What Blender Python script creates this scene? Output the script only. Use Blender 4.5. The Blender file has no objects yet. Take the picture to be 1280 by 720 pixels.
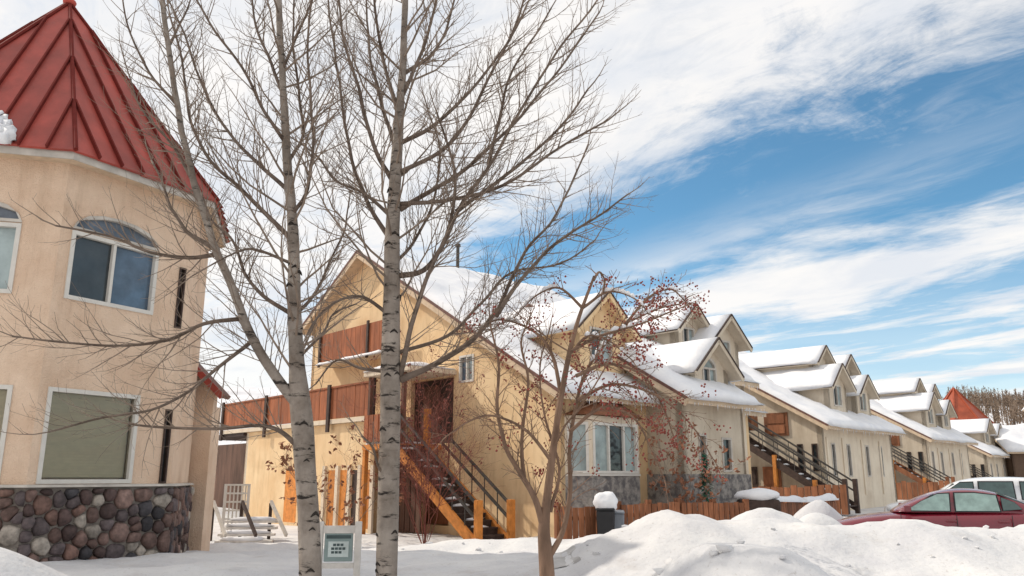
import bpy, bmesh, math, random
from math import sin, cos, pi, radians, sqrt, atan, atan2, exp, tan
from mathutils import Vector, Matrix, noise, geometry
R = random.Random(7)
SC = bpy.context.scene
COL = SC.collection
# ------------------------------------------------------------------ camera
TILT = atan(.237); CZ = 1.8
cd = bpy.data.cameras.new('camera'); cam = bpy.data.objects.new('camera', cd); COL.objects.link(cam)
cam.location = (0, 0, CZ); cam.rotation_euler = (pi/2 + TILT, 0, 0)
cd.sensor_width = 36; cd.lens = 28.125; cd.clip_end = 3000
SC.camera = cam
# ------------------------------------------------------------------ sky and sun
SUN_AZ, SUN_EL = radians(-67), radians(42)          # azimuth from +Y, clockwise
W = bpy.data.worlds.new('World'); SC.world = W; W.use_nodes = True
nt = W.node_tree; nt.nodes.clear()
def N(t, **k):
    n = nt.nodes.new(t)
    for a, b in k.items(): setattr(n, a, b)
    return n
def setin(n, i, v):
    if hasattr(v, 'is_output'): nt.links.new(v, n.inputs[i])
    else: n.inputs[i].default_value = v
def M(op, a, b=0., c=0.):
    n = N('ShaderNodeMath', operation=op); setin(n, 0, a); setin(n, 1, b); setin(n, 2, c); return n.outputs[0]
def sstep(x, a, b):
    n = N('ShaderNodeMapRange', interpolation_type='SMOOTHSTEP'); setin(n, 0, x); setin(n, 1, a); setin(n, 2, b); return n.outputs[0]
sky = N('ShaderNodeTexSky', sky_type='NISHITA', sun_disc=False, sun_elevation=SUN_EL, sun_rotation=SUN_AZ % (2*pi),
        altitude=2000, air_density=1.0, dust_density=.15, ozone_density=.7)
tc = N('ShaderNodeTexCoord'); sp = N('ShaderNodeSeparateXYZ'); nt.links.new(tc.outputs['Generated'], sp.inputs[0])
zz = M('ADD', M('MAXIMUM', sp.outputs[2], 0.0), .08)
px, py = M('DIVIDE', sp.outputs[0], zz), M('DIVIDE', sp.outputs[1], zz)
a40 = radians(40)
q = M('ADD', M('MULTIPLY', px, cos(a40)), M('MULTIPLY', py, sin(a40)))        # across the streaks of the high cloud sheet
s = M('ADD', M('MULTIPLY', px, -sin(a40)), M('MULTIPLY', py, cos(a40)))       # along them
def cnoise(qs, ss, scale, detail, rough=.55, off=0., dist=0.):
    c = N('ShaderNodeCombineXYZ'); setin(c, 0, M('MULTIPLY', q, qs)); setin(c, 1, M('MULTIPLY', s, ss)); setin(c, 2, off)
    n = N('ShaderNodeTexNoise'); nt.links.new(c.outputs[0], n.inputs['Vector'])
    n.inputs['Scale'].default_value = scale; n.inputs['Detail'].default_value = detail; n.inputs['Roughness'].default_value = rough
    n.inputs['Distortion'].default_value = dist
    return n.outputs['Fac']
big = cnoise(1, .8, 1.9, 9, .68, 1.3, .8)
streak = cnoise(1.2, .5, 1.9, 8, .58, 4.7, .5)
fine = cnoise(2.4, 1.0, 4.0, 9, .7, 9.1, .9)
# cover of the cloud sheet across its streaks: thick to the left, a clear lane, then streaks
bankcov = M('SUBTRACT', 1.0, sstep(M('ADD', q, M('ADD', M('MULTIPLY', M('SUBTRACT', big, .5), 1.15), M('MULTIPLY', M('SUBTRACT', fine, .5), .7))), 1.30, 1.82))
bank = M('MULTIPLY', bankcov, M('ADD', .62, M('MULTIPLY', M('MULTIPLY', big, fine), 1.5)))
lane = sstep(q, 1.85, 2.55)
st = M('MULTIPLY', lane, sstep(M('ADD', M('MULTIPLY', streak, .8), M('MULTIPLY', fine, .2)), .36, .60))
thin = M('MULTIPLY', sstep(M('ADD', M('MULTIPLY', streak, .6), M('MULTIPLY', fine, .4)), .50, .74), .28)
cov = M('MINIMUM', M('MAXIMUM', M('MAXIMUM', bank, M('MULTIPLY', st, .95)), thin), .97)
haze = M('MULTIPLY', M('SUBTRACT', 1.0, sstep(sp.outputs[2], 0.0, .30)), .62)
cov = M('MAXIMUM', cov, haze)
cov = M('MAXIMUM', cov, M('MULTIPLY', sstep(M('ADD', s, M('MULTIPLY', M('SUBTRACT', big, .5), .8)), 2.5, 3.5), .93))   # the sheet closes up far off to the left
shade = sstep(cnoise(1, .6, 2.6, 6, .55, 2.2, .3), .36, .62)
ccol = N('ShaderNodeMix', data_type='RGBA'); setin(ccol, 0, shade)
ccol.inputs[6].default_value = (.80, .82, .86, 1); ccol.inputs[7].default_value = (.98, .95, .92, 1)
tint = N('ShaderNodeMix', data_type='RGBA', blend_type='MULTIPLY'); setin(tint, 0, 1.); nt.links.new(sky.outputs[0], tint.inputs[6]); tint.inputs[7].default_value = (.66, 1.0, 1.0, 1)
bg1 = N('ShaderNodeBackground'); nt.links.new(tint.outputs[2], bg1.inputs[0]); bg1.inputs[1].default_value = .13
bg2 = N('ShaderNodeBackground'); nt.links.new(ccol.outputs[2], bg2.inputs[0]); bg2.inputs[1].default_value = .88
mix = N('ShaderNodeMixShader'); setin(mix, 0, cov); nt.links.new(bg1.outputs[0], mix.inputs[1]); nt.links.new(bg2.outputs[0], mix.inputs[2])
wo = N('ShaderNodeOutputWorld'); nt.links.new(mix.outputs[0], wo.inputs[0])
sl = bpy.data.lights.new('sun', 'SUN'); sun = bpy.data.objects.new('sun', sl); COL.objects.link(sun)
sl.energy = 2.8; sl.angle = radians(.6); sl.color = (1, .91, .78)
sd = Vector((sin(SUN_AZ)*cos(SUN_EL), cos(SUN_AZ)*cos(SUN_EL), sin(SUN_EL)))
sun.rotation_euler = sd.to_track_quat('Z', 'Y').to_euler(); sun.location = sd*80
SC.view_settings.view_transform = 'Standard'; SC.view_settings.look = 'None'; SC.view_settings.gamma = 1
SC.view_settings.exposure = .26
# ------------------------------------------------------------------ materials
MATS = {}
def mat(name, col, rough=.8, var=.12, scale=6., bump=.0, bscale=40., metal=0., stretch=(1, 1, 1), col2=None, spec=.3, lo=.35, hi=.65, coat=0.):
    m = bpy.data.materials.new(name); m.use_nodes = True; t = m.node_tree; b = t.nodes['Principled BSDF']
    b.inputs['Roughness'].default_value = rough; b.inputs['Metallic'].default_value = metal; b.inputs['Specular IOR Level'].default_value = spec
    b.inputs['Coat Weight'].default_value = coat
    co = t.nodes.new('ShaderNodeTexCoord'); mp = t.nodes.new('ShaderNodeMapping'); mp.inputs['Scale'].default_value = stretch
    oi = t.nodes.new('ShaderNodeObjectInfo'); ad = t.nodes.new('ShaderNodeVectorMath'); ad.operation = 'ADD'
    sc_ = t.nodes.new('ShaderNodeMath'); sc_.operation = 'MULTIPLY'; sc_.inputs[1].default_value = 37.
    t.links.new(oi.outputs['Random'], sc_.inputs[0]); t.links.new(co.outputs['Object'], ad.inputs[0]); t.links.new(sc_.outputs[0], ad.inputs[1])
    t.links.new(ad.outputs[0], mp.inputs[0])
    n = t.nodes.new('ShaderNodeTexNoise'); n.inputs['Scale'].default_value = scale; n.inputs['Detail'].default_value = 6; n.inputs['Roughness'].default_value = .6
    t.links.new(mp.outputs[0], n.inputs['Vector'])
    r = t.nodes.new('ShaderNodeValToRGB'); r.color_ramp.elements[0].position = lo; r.color_ramp.elements[1].position = hi
    c2 = col2 if col2 else tuple(min(1, c*(1+var)) for c in col); c1 = col if col2 else tuple(c*(1-var) for c in col)
    r.color_ramp.elements[0].color = (*c1, 1); r.color_ramp.elements[1].color = (*c2, 1)
    t.links.new(n.outputs['Fac'], r.inputs[0]); t.links.new(r.outputs[0], b.inputs['Base Color'])
    if bump:
        n2 = t.nodes.new('ShaderNodeTexNoise'); n2.inputs['Scale'].default_value = bscale; n2.inputs['Detail'].default_value = 5
        t.links.new(mp.outputs[0], n2.inputs['Vector'])
        bp = t.nodes.new('ShaderNodeBump'); bp.inputs['Strength'].default_value = bump; bp.inputs['Distance'].default_value = .03
        t.links.new(n2.outputs['Fac'], bp.inputs['Height']); t.links.new(bp.outputs[0], b.inputs['Normal'])
    MATS[name] = m; return m
def overlay(name, scale, stretch, lo, hi, dark, detail=8, rough=.7, coord='Object'):
    # stains, grit and streaks: a second pattern multiplied onto the colour
    t = MATS[name].node_tree; b = t.nodes['Principled BSDF']; src = b.inputs['Base Color'].links[0].from_socket
    co = t.nodes.new('ShaderNodeTexCoord'); mp = t.nodes.new('ShaderNodeMapping'); mp.inputs['Scale'].default_value = stretch; t.links.new(co.outputs[coord], mp.inputs[0])
    n = t.nodes.new('ShaderNodeTexNoise'); n.inputs['Scale'].default_value = scale; n.inputs['Detail'].default_value = detail; n.inputs['Roughness'].default_value = rough; t.links.new(mp.outputs[0], n.inputs['Vector'])
    r = t.nodes.new('ShaderNodeValToRGB'); r.color_ramp.elements[0].position = lo; r.color_ramp.elements[1].position = hi; r.color_ramp.elements[0].color = (1, 1, 1, 1); r.color_ramp.elements[1].color = (*dark, 1); t.links.new(n.outputs['Fac'], r.inputs[0])
    mu = t.nodes.new('ShaderNodeMix'); mu.data_type = 'RGBA'; mu.blend_type = 'MULTIPLY'; mu.inputs[0].default_value = 1.; t.links.new(src, mu.inputs[6]); t.links.new(r.outputs[0], mu.inputs[7]); t.links.new(mu.outputs[2], b.inputs['Base Color'])
def pervary(name, amount=.25):
    # each object of this material a little lighter or darker, as boards and stones are
    t = MATS[name].node_tree; b = t.nodes['Principled BSDF']; src = b.inputs['Base Color'].links[0].from_socket
    oi = t.nodes.new('ShaderNodeObjectInfo'); mr = t.nodes.new('ShaderNodeMapRange'); mr.inputs[3].default_value = 1-amount; mr.inputs[4].default_value = 1+amount
    t.links.new(oi.outputs['Random'], mr.inputs[0]); h = t.nodes.new('ShaderNodeHueSaturation')
    t.links.new(mr.outputs[0], h.inputs['Value']); t.links.new(src, h.inputs['Color']); t.links.new(h.outputs[0], b.inputs['Base Color'])
mat('snow', (.70, .71, .75), .75, scale=1.3, col2=(.80, .80, .81), bump=.35, bscale=9)
mat('ground_snow', (.54, .54, .56), .85, scale=.9, col2=(.68, .675, .67), bump=.55, bscale=11)
overlay('ground_snow', 1.1, (1, 1, 1), .56, .78, (.80, .76, .72)); overlay('ground_snow', 22, (1, 1, 1), .58, .72, (.66, .62, .58))
mat('stucco_tower', (.69, .49, .35), .9, scale=1.1, col2=(.80, .61, .46), bump=.9, bscale=38)
mat('stucco', (.72, .50, .28), .9, scale=.8, col2=(.82, .62, .38), bump=.2, bscale=50)
mat('stucco_row', (.52, .44, .34), .9, scale=.8, col2=(.64, .56, .45), bump=.2, bscale=50)
mat('stucco_pale', (.64, .54, .42), .9, scale=.8, col2=(.74, .65, .52), bump=.2, bscale=50)
for nm in ('stucco_tower', 'stucco', 'stucco_row', 'stucco_pale'):
    overlay(nm, 1.6, (2.2, 2.2, .22), .5, .75, (.80, .77, .74)); overlay(nm, .7, (1, 1, 1), .5, .72, (.86, .84, .82))
mat('mortar', (.22, .19, .165), .95, bump=.5)
for i, c in enumerate([(.085, .055, .05), (.15, .095, .08), (.20, .13, .11), (.31, .27, .23), (.05, .046, .05), (.17, .10, .08), (.115, .09, .09)]):
    mat('stone%d' % i, c, .75, var=.35, scale=9, bump=.5, bscale=25); pervary('stone%d' % i, .25)
mat('stone_wall', (.13, .12, .12), .9, scale=5, col2=(.34, .31, .28), bump=.8, bscale=6, lo=.4, hi=.6)
mat('red_metal', (.25, .042, .030), .55, scale=2.2, col2=(.42, .068, .048), bump=.05, metal=.0, spec=.4, stretch=(1, 1, .35), lo=.3, hi=.7); pervary('red_metal', .2)
mat('red_seam', (.15, .024, .019), .85, spec=.1)  # darker than the panels: shadow lines at the seams put into the colour
mat('far_red', (.34, .075, .035), .5, var=.2, scale=1)
mat('white_frame', (.64, .61, .56), .6, var=.05)
mat('grey_trim', (.50, .46, .41), .8, scale=3, var=.18)
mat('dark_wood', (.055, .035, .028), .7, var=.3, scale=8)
mat('fascia', (.15, .075, .06), .7, var=.25, scale=5)
mat('brown_wood', (.24, .095, .045), .7, var=.3, scale=5, stretch=(1, 1, .25), bump=.2); pervary('brown_wood', .3)
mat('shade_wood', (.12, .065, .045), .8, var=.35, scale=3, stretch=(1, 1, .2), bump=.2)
mat('rail_wood', (.30, .10, .042), .7, var=.25, scale=4, stretch=(1, 1, .3), bump=.15); pervary('rail_wood', .16)
mat('orange_wood', (.56, .21, .045), .65, var=.2, scale=5, bump=.15); pervary('orange_wood', .15)
mat('fence_wood', (.23, .09, .042), .8, var=.3, scale=5, stretch=(3, 3, .4), bump=.2); pervary('fence_wood', .3)
mat('red_paint', (.35, .03, .03), .5)
mat('soffit', (.58, .45, .32), .9)
mat('blind', (.62, .56, .41), .8, var=.06)
mat('interior', (.05, .05, .05), .9)
mat('dark_glass', (.035, .045, .05), .06, var=.4, scale=1.2, bump=.12, bscale=2.5, spec=.6)
mat('blue_glass', (.07, .11, .16), .06, var=.35, scale=2.2, bump=.12, bscale=2.5, spec=.7)
mat('slate_glass', (.12, .14, .17), .2, var=.3, scale=3, spec=.5)
mat('pale_glass', (.30, .36, .36), .1, var=.3, scale=1.5, spec=.6)
mat('green_door', (.02, .12, .07), .5)
mat('rubber', (.02, .02, .02), .8); mat('rim', (.4, .4, .42), .35, metal=.8)
mat('car_red', (.15, .006, .018), .25, var=.06, scale=2, coat=.8, spec=.5)
mat('car_white', (.72, .73, .75), .3, var=.02, coat=.6)
mat('car_glass', (.05, .09, .085), .05, var=.2, spec=.8)
mat('car_glass_pale', (.25, .36, .33), .08, var=.2, spec=.8)
mat('lamp_red', (.7, .03, .02), .25); mat('lamp_clear', (.6, .6, .6), .1)
mat('black_plastic', (.02, .02, .022), .5); mat('grey_plastic', (.20, .22, .25), .5); mat('blue_bin', (.05, .08, .12), .5)
mat('asphalt', (.34, .33, .32), .85, scale=2, col2=(.58, .57, .56), bump=.3)
mat('berry', (.24, .055, .04), .7, var=.4, scale=20); mat('dry_leaf', (.26, .11, .06), .8, var=.4, scale=12)
mat('sign_face', (.26, .33, .32), .6, var=.08); mat('sign_dark', (.07, .10, .10), .6); mat('sign_light', (.55, .62, .60), .6); mat('sign_post', (.66, .62, .57), .7)
mat('hill', (.55, .55, .58), .9, scale=.05, col2=(.80, .80, .83)); mat('forest', (.21, .155, .115), .95, var=.35, scale=.4)
mat('hill_house', (.13, .085, .06), .9); mat('iron', (.06, .055, .05), .6)
mat('bush', (.19, .06, .045), .8, var=.3)
mat('twig', (.21, .16, .125), .9, var=.25, scale=4)
mat('berry_bark', (.20, .125, .085), .85, var=.3, scale=7, stretch=(1, 1, .3), bump=.3, bscale=30)
def clear_glass():
    m = bpy.data.materials.new('clear_glass'); m.use_nodes = True; t = m.node_tree; t.nodes.clear()
    o = t.nodes.new('ShaderNodeOutputMaterial'); x = t.nodes.new('ShaderNodeMixShader'); g_ = t.nodes.new('ShaderNodeBsdfGlossy'); g_.inputs['Roughness'].default_value = .03
    tr = t.nodes.new('ShaderNodeBsdfTransparent'); tr.inputs[0].default_value = (.90, .89, .86, 1); f = t.nodes.new('ShaderNodeFresnel'); f.inputs[0].default_value = 1.5
    t.links.new(f.outputs[0], x.inputs[0]); t.links.new(tr.outputs[0], x.inputs[1]); t.links.new(g_.outputs[0], x.inputs[2]); t.links.new(x.outputs[0], o.inputs[0]); MATS['clear_glass'] = m
clear_glass()
# bark of the tall trees: pale with dark flecks that lie across the trunk
def bark(name, pale, dark, lo, hi):
    m = mat(name, pale, .85, col2=tuple(c*1.25 for c in pale), scale=3, bump=.5, bscale=18, stretch=(1, 1, .6))
    t = m.node_tree; b = t.nodes['Principled BSDF']; src = b.inputs['Base Color'].links[0].from_socket
    co = t.nodes.new('ShaderNodeTexCoord'); mp = t.nodes.new('ShaderNodeMapping'); mp.inputs['Scale'].default_value = (2.2, 2.2, 9)
    t.links.new(co.outputs['Object'], mp.inputs[0]); n = t.nodes.new('ShaderNodeTexNoise'); n.inputs['Scale'].default_value = 1.6; n.inputs['Detail'].default_value = 5
    n.inputs['Roughness'].default_value = .7
    t.links.new(mp.outputs[0], n.inputs['Vector']); r = t.nodes.new('ShaderNodeValToRGB')
    r.color_ramp.elements[0].position = lo; r.color_ramp.elements[1].position = hi
    r.color_ramp.elements[0].color = (0, 0, 0, 1); r.color_ramp.elements[1].color = (1, 1, 1, 1); t.links.new(n.outputs['Fac'], r.inputs[0])
    x = t.nodes.new('ShaderNodeMix'); x.data_type = 'RGBA'; t.links.new(r.outputs[0], x.inputs[0]); t.links.new(src, x.inputs[6]); x.inputs[7].default_value = (*dark, 1)
    n3 = t.nodes.new('ShaderNodeTexNoise'); n3.inputs['Scale'].default_value = 2.3; n3.inputs['Detail'].default_value = 6; n3.inputs['Roughness'].default_value = .65; t.links.new(co.outputs['Object'], n3.inputs['Vector'])
    r3 = t.nodes.new('ShaderNodeValToRGB'); r3.color_ramp.elements[0].position = .38; r3.color_ramp.elements[1].position = .68
    r3.color_ramp.elements[0].color = (1, 1, 1, 1); r3.color_ramp.elements[1].color = (.42, .38, .35, 1); t.links.new(n3.outputs['Fac'], r3.inputs[0])
    mu = t.nodes.new('ShaderNodeMix'); mu.data_type = 'RGBA'; mu.blend_type = 'MULTIPLY'; mu.inputs[0].default_value = 1.; t.links.new(x.outputs[2], mu.inputs[6]); t.links.new(r3.outputs[0], mu.inputs[7])
    t.links.new(mu.outputs[2], b.inputs['Base Color'])
mat('knot', (.03, .024, .02), .9, var=.3, scale=20, bump=.4)
bark('bark', (.29, .25, .215), (.035, .028, .024), .55, .64)
bark('limb_bark', (.165, .125, .10), (.08, .06, .045), .5, .7)
# ------------------------------------------------------------------ mesh helpers
class MB:
    def __init__(s): s.v = []; s.f = []
    def add(s, vs, fs):
        o = len(s.v); s.v += [tuple(v) for v in vs]; s.f += [tuple(i+o for i in f) for f in fs]; return s
    def box(s, x0, x1, y0, y1, z0, z1):
        return s.hexa([(x0, y0, z0), (x1, y0, z0), (x1, y1, z0), (x0, y1, z0), (x0, y0, z1), (x1, y0, z1), (x1, y1, z1), (x0, y1, z1)])
    def hexa(s, p):
        return s.add(p, [(0, 3, 2, 1), (4, 5, 6, 7), (0, 1, 5, 4), (1, 2, 6, 5), (2, 3, 7, 6), (3, 0, 4, 7)])
    def bar(s, a, b, w, h, up=(0, 0, 1)):
        a, b = Vector(a), Vector(b); d = (b-a).normalized(); u = Vector(up); sd_ = d.cross(u)
        if sd_.length < 1e-4: sd_ = d.cross(Vector((1, 0, 0)))
        sd_.normalize(); u = sd_.cross(d); sx = sd_*(w/2); ux = u*(h/2)
        return s.hexa([a-sx-ux, a+sx-ux, b+sx-ux, b-sx-ux, a-sx+ux, a+sx+ux, b+sx+ux, b-sx+ux])
    def prism(s, poly, off):
        n = len(poly); off = Vector(off); p = [Vector(a) for a in poly]
        return s.add(p+[a+off for a in p], [tuple(range(n))[::-1], tuple(range(n, 2*n))]+[(i, (i+1) % n, n+(i+1) % n, n+i) for i in range(n)])
    def tube(s, pts, rad, sides=6, cap=True):
        pts = [Vector(p) for p in pts]; o = len(s.v); n = len(pts)
        up = None
        for i, p in enumerate(pts):
            d = (pts[min(i+1, n-1)]-pts[max(i-1, 0)]).normalized()
            if up is None:
                up = d.orthogonal().normalized()
            up = (up-d*up.dot(d))
            if up.length < 1e-6: up = d.orthogonal()
            up.normalize(); sd_ = d.cross(up)
            for k in range(sides):
                a = 2*pi*k/sides; s.v.append(tuple(p+(up*cos(a)+sd_*sin(a))*rad[i]))
        for i in range(n-1):
            for k in range(sides):
                k2 = (k+1) % sides
                s.f.append((o+i*sides+k, o+i*sides+k2, o+(i+1)*sides+k2, o+(i+1)*sides+k))
        if cap:
            s.f.append(tuple(o+k for k in range(sides))[::-1]); s.f.append(tuple(o+(n-1)*sides+k for k in range(sides)))
        return s
    def blob(s, c, r, seed=0, sub=1, sq=(1, 1, 1), jit=.25):
        bm = bmesh.new(); bmesh.ops.create_icosphere(bm, subdivisions=sub, radius=1)
        o = len(s.v); c = Vector(c)
        for v in bm.verts:
            k = 1+jit*(noise.noise(v.co*1.7+Vector((seed*3.1, seed*1.7, seed)))*2)
            s.v.append(tuple(c+Vector((v.co.x*sq[0], v.co.y*sq[1], v.co.z*sq[2]))*r*k))
        for f in bm.faces: s.f.append(tuple(o+v.index for v in f.verts))
        bm.free(); return s
    def build(s, name, m, parent=None, smooth=False, kind=None):
        me = bpy.data.meshes.new(name); me.from_pydata(s.v, [], s.f); me.materials.append(MATS[m]); me.update()
        if smooth:
            for p in me.polygons: p.use_smooth = True
        o = bpy.data.objects.new(name, me); COL.objects.link(o)
        if parent: o.parent = parent
        if kind: o['kind'] = kind
        return o
def fixn(o):
    bm = bmesh.new(); bm.from_mesh(o.data); bmesh.ops.recalc_face_normals(bm, faces=bm.faces); bm.to_mesh(o.data); bm.free(); return o
def tag(o, label, cat, group=None):
    o['label'] = label; o['category'] = cat
    if group: o['group'] = group
    return o
def empty(name, loc, rz, label, cat, group=None):
    o = bpy.data.objects.new(name, None); COL.objects.link(o); o.location = loc; o.rotation_euler = (0, 0, rz); o.empty_display_size = .2
    return tag(o, label, cat, group)
def at(u, v, Y):                                     # a point seen in that direction, Y metres away
    a = (u-640)/1000; b = (360-v)/1000; r = Vector((a, cos(TILT)-b*sin(TILT), sin(TILT)+b*cos(TILT)))
    return Vector((0, 0, CZ))+r*(Y/r.y)
def bevel(o, w=.02, seg=2):
    m = o.modifiers.new('bevel', 'BEVEL'); m.width = w; m.segments = seg; m.limit_method = 'ANGLE'; return o
# wall sheet with openings: outline and holes in 2D, placed by origin, two axes and the outward normal
def wall(name, m, parent, outline, holes, O, ax, ay, nrm, depth=.16):
    O, ax, ay, nrm = Vector(O), Vector(ax), Vector(ay), Vector(nrm); P = lambda p: O+ax*p[0]+ay*p[1]
    loops = [[Vector((a, b, 0)) for a, b in outline]]+[[Vector((a, b, 0)) for a, b in h] for h in holes]
    tri = geometry.tessellate_polygon(loops); flat = [p for l in loops for p in l]
    mb = MB(); mb.add([P(p) for p in flat], [t for t in tri])
    for h in holes:
        n = len(h)
        for i in range(n):
            a, b = h[i], h[(i+1) % n]
            mb.add([P(a), P(b), P(b)-nrm*depth, P(a)-nrm*depth], [(0, 1, 2, 3)])
    n = len(outline)                                 # back of the sheet, so that the wall has thickness
    mb.add([P(p)-nrm*.22 for p in outline], [tuple(range(n))])
    for i in range(n):
        a, b = outline[i], outline[(i+1) % n]
        mb.add([P(a), P(b), P(b)-nrm*.22, P(a)-nrm*.22], [(0, 1, 2, 3)])
    o = mb.build(name, m, parent)
    bm = bmesh.new(); bm.from_mesh(o.data)
    N_ = nrm
    for f in bm.faces:                               # front faces look outward
        if abs(f.normal.dot(N_)) > .9 and abs((f.calc_center_median()-O).dot(N_)) < .01 and f.normal.dot(N_) < 0: f.normal_flip()
    bm.to_mesh(o.data); bm.free()
    return o
def rect(x0, x1, z0, z1): return [(x0, z0), (x1, z0), (x1, z1), (x0, z1)]
def arched(x0, x1, z0, zs, rise, n=8):
    c = (x0+x1)/2; h = (x1-x0)/2
    return [(x0, z0), (x1, z0)]+[(c+h*cos(pi*i/n), zs+rise*sin(pi*i/n)) for i in range(n+1)]
def window(parent, hole, O, ax, ay, nrm, glass='dark_glass', frame='white_frame', fw=.052, mull=(), trans=(), blind=False, backing=True):
    O, ax, ay, nrm = Vector(O), Vector(ax), Vector(ay), Vector(nrm)
    P = lambda p, d: O+ax*p[0]+ay*p[1]+nrm*d
    cx = sum(p[0] for p in hole)/len(hole); cz = sum(p[1] for p in hole)/len(hole)
    def inset(p, k):
        dx, dz = cx-p[0], cz-p[1]; f = lambda d: (1 if d > 0 else -1)*min(1, abs(d)/abs(k))
        return (p[0]+k*f(dx), p[1]+k*f(dz))
    mb = MB(); n = len(hole); ins = [inset(p, fw) for p in hole]; out = [inset(p, -.015) for p in hole]
    for i in range(n):
        j = (i+1) % n
        mb.hexa([P(out[i], -.10), P(out[j], -.10), P(ins[j], -.10), P(ins[i], -.10), P(out[i], .025), P(out[j], .025), P(ins[j], .025), P(ins[i], .025)])
    xs = [p[0] for p in hole]; zs = [p[1] for p in hole]
    for x in mull: mb.hexa([P((x-fw*.5, min(zs)+fw*.5), -.09), P((x+fw*.5, min(zs)+fw*.5), -.09), P((x+fw*.5, min(zs)+fw*.5), .012), P((x-fw*.5, min(zs)+fw*.5), .012)] +
                           [P((x-fw*.5, (trans[0] if trans else max(zs)-fw*.5)), -.09), P((x+fw*.5, (trans[0] if trans else max(zs)-fw*.5)), -.09), P((x+fw*.5, (trans[0] if trans else max(zs)-fw*.5)), .012), P((x-fw*.5, (trans[0] if trans else max(zs)-fw*.5)), .012)])
    for z in trans: mb.hexa([P((min(xs)+fw*.5, z-fw*.6), -.088), P((max(xs)-fw*.5, z-fw*.6), -.088), P((max(xs)-fw*.5, z-fw*.6), .018), P((min(xs)+fw*.5, z-fw*.6), .018),
                             P((min(xs)+fw*.5, z+fw*.6), -.088), P((max(xs)-fw*.5, z+fw*.6), -.088), P((max(xs)-fw*.5, z+fw*.6), .018), P((min(xs)+fw*.5, z+fw*.6), .018)])
    w = fixn(mb.build('window', frame, parent))
    gl = glass if isinstance(glass, (list, tuple)) else [glass]
    edges = [min(xs)]+list(mull)+[max(xs)]
    top = trans[0] if trans else None
    if len(edges) > 2 or trans:
        for k in range(len(edges)-1):
            t1 = top if top else max(zs)
            MB().add([P((edges[k], min(zs)), -.06), P((edges[k+1], min(zs)), -.06), P((edges[k+1], t1), -.06), P((edges[k], t1), -.06)], [(0, 1, 2, 3)]).build('pane', gl[k % len(gl)], w)
        if top:
            up = [p for p in hole if p[1] >= top-.001]
            MB().add([P((min(xs), top), -.06), P((max(xs), top), -.06)]+[P(p, -.06) for p in up if p[1] > top+.001], [tuple(range(2+len([p for p in up if p[1] > top+.001])))]).build('pane', gl[-1], w)
    else:
        MB().add([P(p, -.06) for p in hole], [tuple(range(n))]).build('pane', gl[0], w)
    return w
# a layer of snow with a lumpy top and rounded wavy edges, on a sloping quad a,b (low edge) d,c (high edge)
def snow_slab(parent, a, b, c, d, t=.3, seed=0, over=.08, cell=.3, name='snow_cover', low=1.0):
    a, b, c, d = map(Vector, (a, b, c, d)); nu = max(4, int((b-a).length/cell)); nv = max(4, int((d-a).length/cell))
    nu = min(nu, 46); nv = min(nv, 46)
    nrm = (b-a).cross(d-a).normalized()
    if nrm.z < 0: nrm = -nrm
    dn = (a-d).normalized(); mb = MB(); sv = Vector((seed*7.3, seed*2.9, seed*5.1))
    lu, lv = (b-a).length, (d-a).length
    for j in range(nv+1):
        for i in range(nu+1):
            u, v = i/nu, j/nv
            p = (a*(1-u)+b*u)*(1-v)+(d*(1-u)+c*u)*v
            n1 = noise.noise(p*.55+sv); n2 = noise.noise(p*1.7+sv)
            e = min(u*lu, (1-u)*lu, v*lv, (1-v)*lv); r = min(1, e/(t*1.0))
            hgt = t*(.25+.75*sqrt(max(0, 1-(1-r)**2)))*(1+.65*n1+.35*n2+.12*noise.noise(p*4.3+sv))
            if j == 0: hgt = t*.35
            q_ = p+nrm*max(.04, hgt)
            if v < .35: q_ += dn*(over*(1+.9*n1+.5*n2))*(1-v/.35)*low-Vector((0, 0, 1))*(over*.35*(1+n1))*(1-v/.35)**2
            mb.v.append(tuple(q_))
    w_ = nu+1
    for j in range(nv):
        for i in range(nu): mb.f.append((j*w_+i, j*w_+i+1, (j+1)*w_+i+1, (j+1)*w_+i))
    ring = [i for i in range(nu+1)]+[j*w_+nu for j in range(1, nv+1)]+[nv*w_+i for i in range(nu-1, -1, -1)]+[j*w_ for j in range(nv-1, 0, -1)]
    o = len(mb.v)
    for k in ring:
        j, i = divmod(k, w_); u, v = i/nu, j/nv; p = (a*(1-u)+b*u)*(1-v)+(d*(1-u)+c*u)*v
        mb.v.append(tuple(p+nrm*.006))
    for k in range(len(ring)):
        k2 = (k+1) % len(ring); mb.f.append((ring[k], o+k, o+k2, ring[k2]))
    return fixn(mb.build(name, 'snow', parent, True))
def slab(parent, a, b, c, d, t, m, name):
    a, b, c, d = map(Vector, (a, b, c, d)); n = (b-a).cross(d-a).normalized()
    if n.z < 0: n = -n
    return fixn(MB().hexa([a-n*t, b-n*t, c-n*t, d-n*t, a, b, c, d]).build(name, m, parent))
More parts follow.
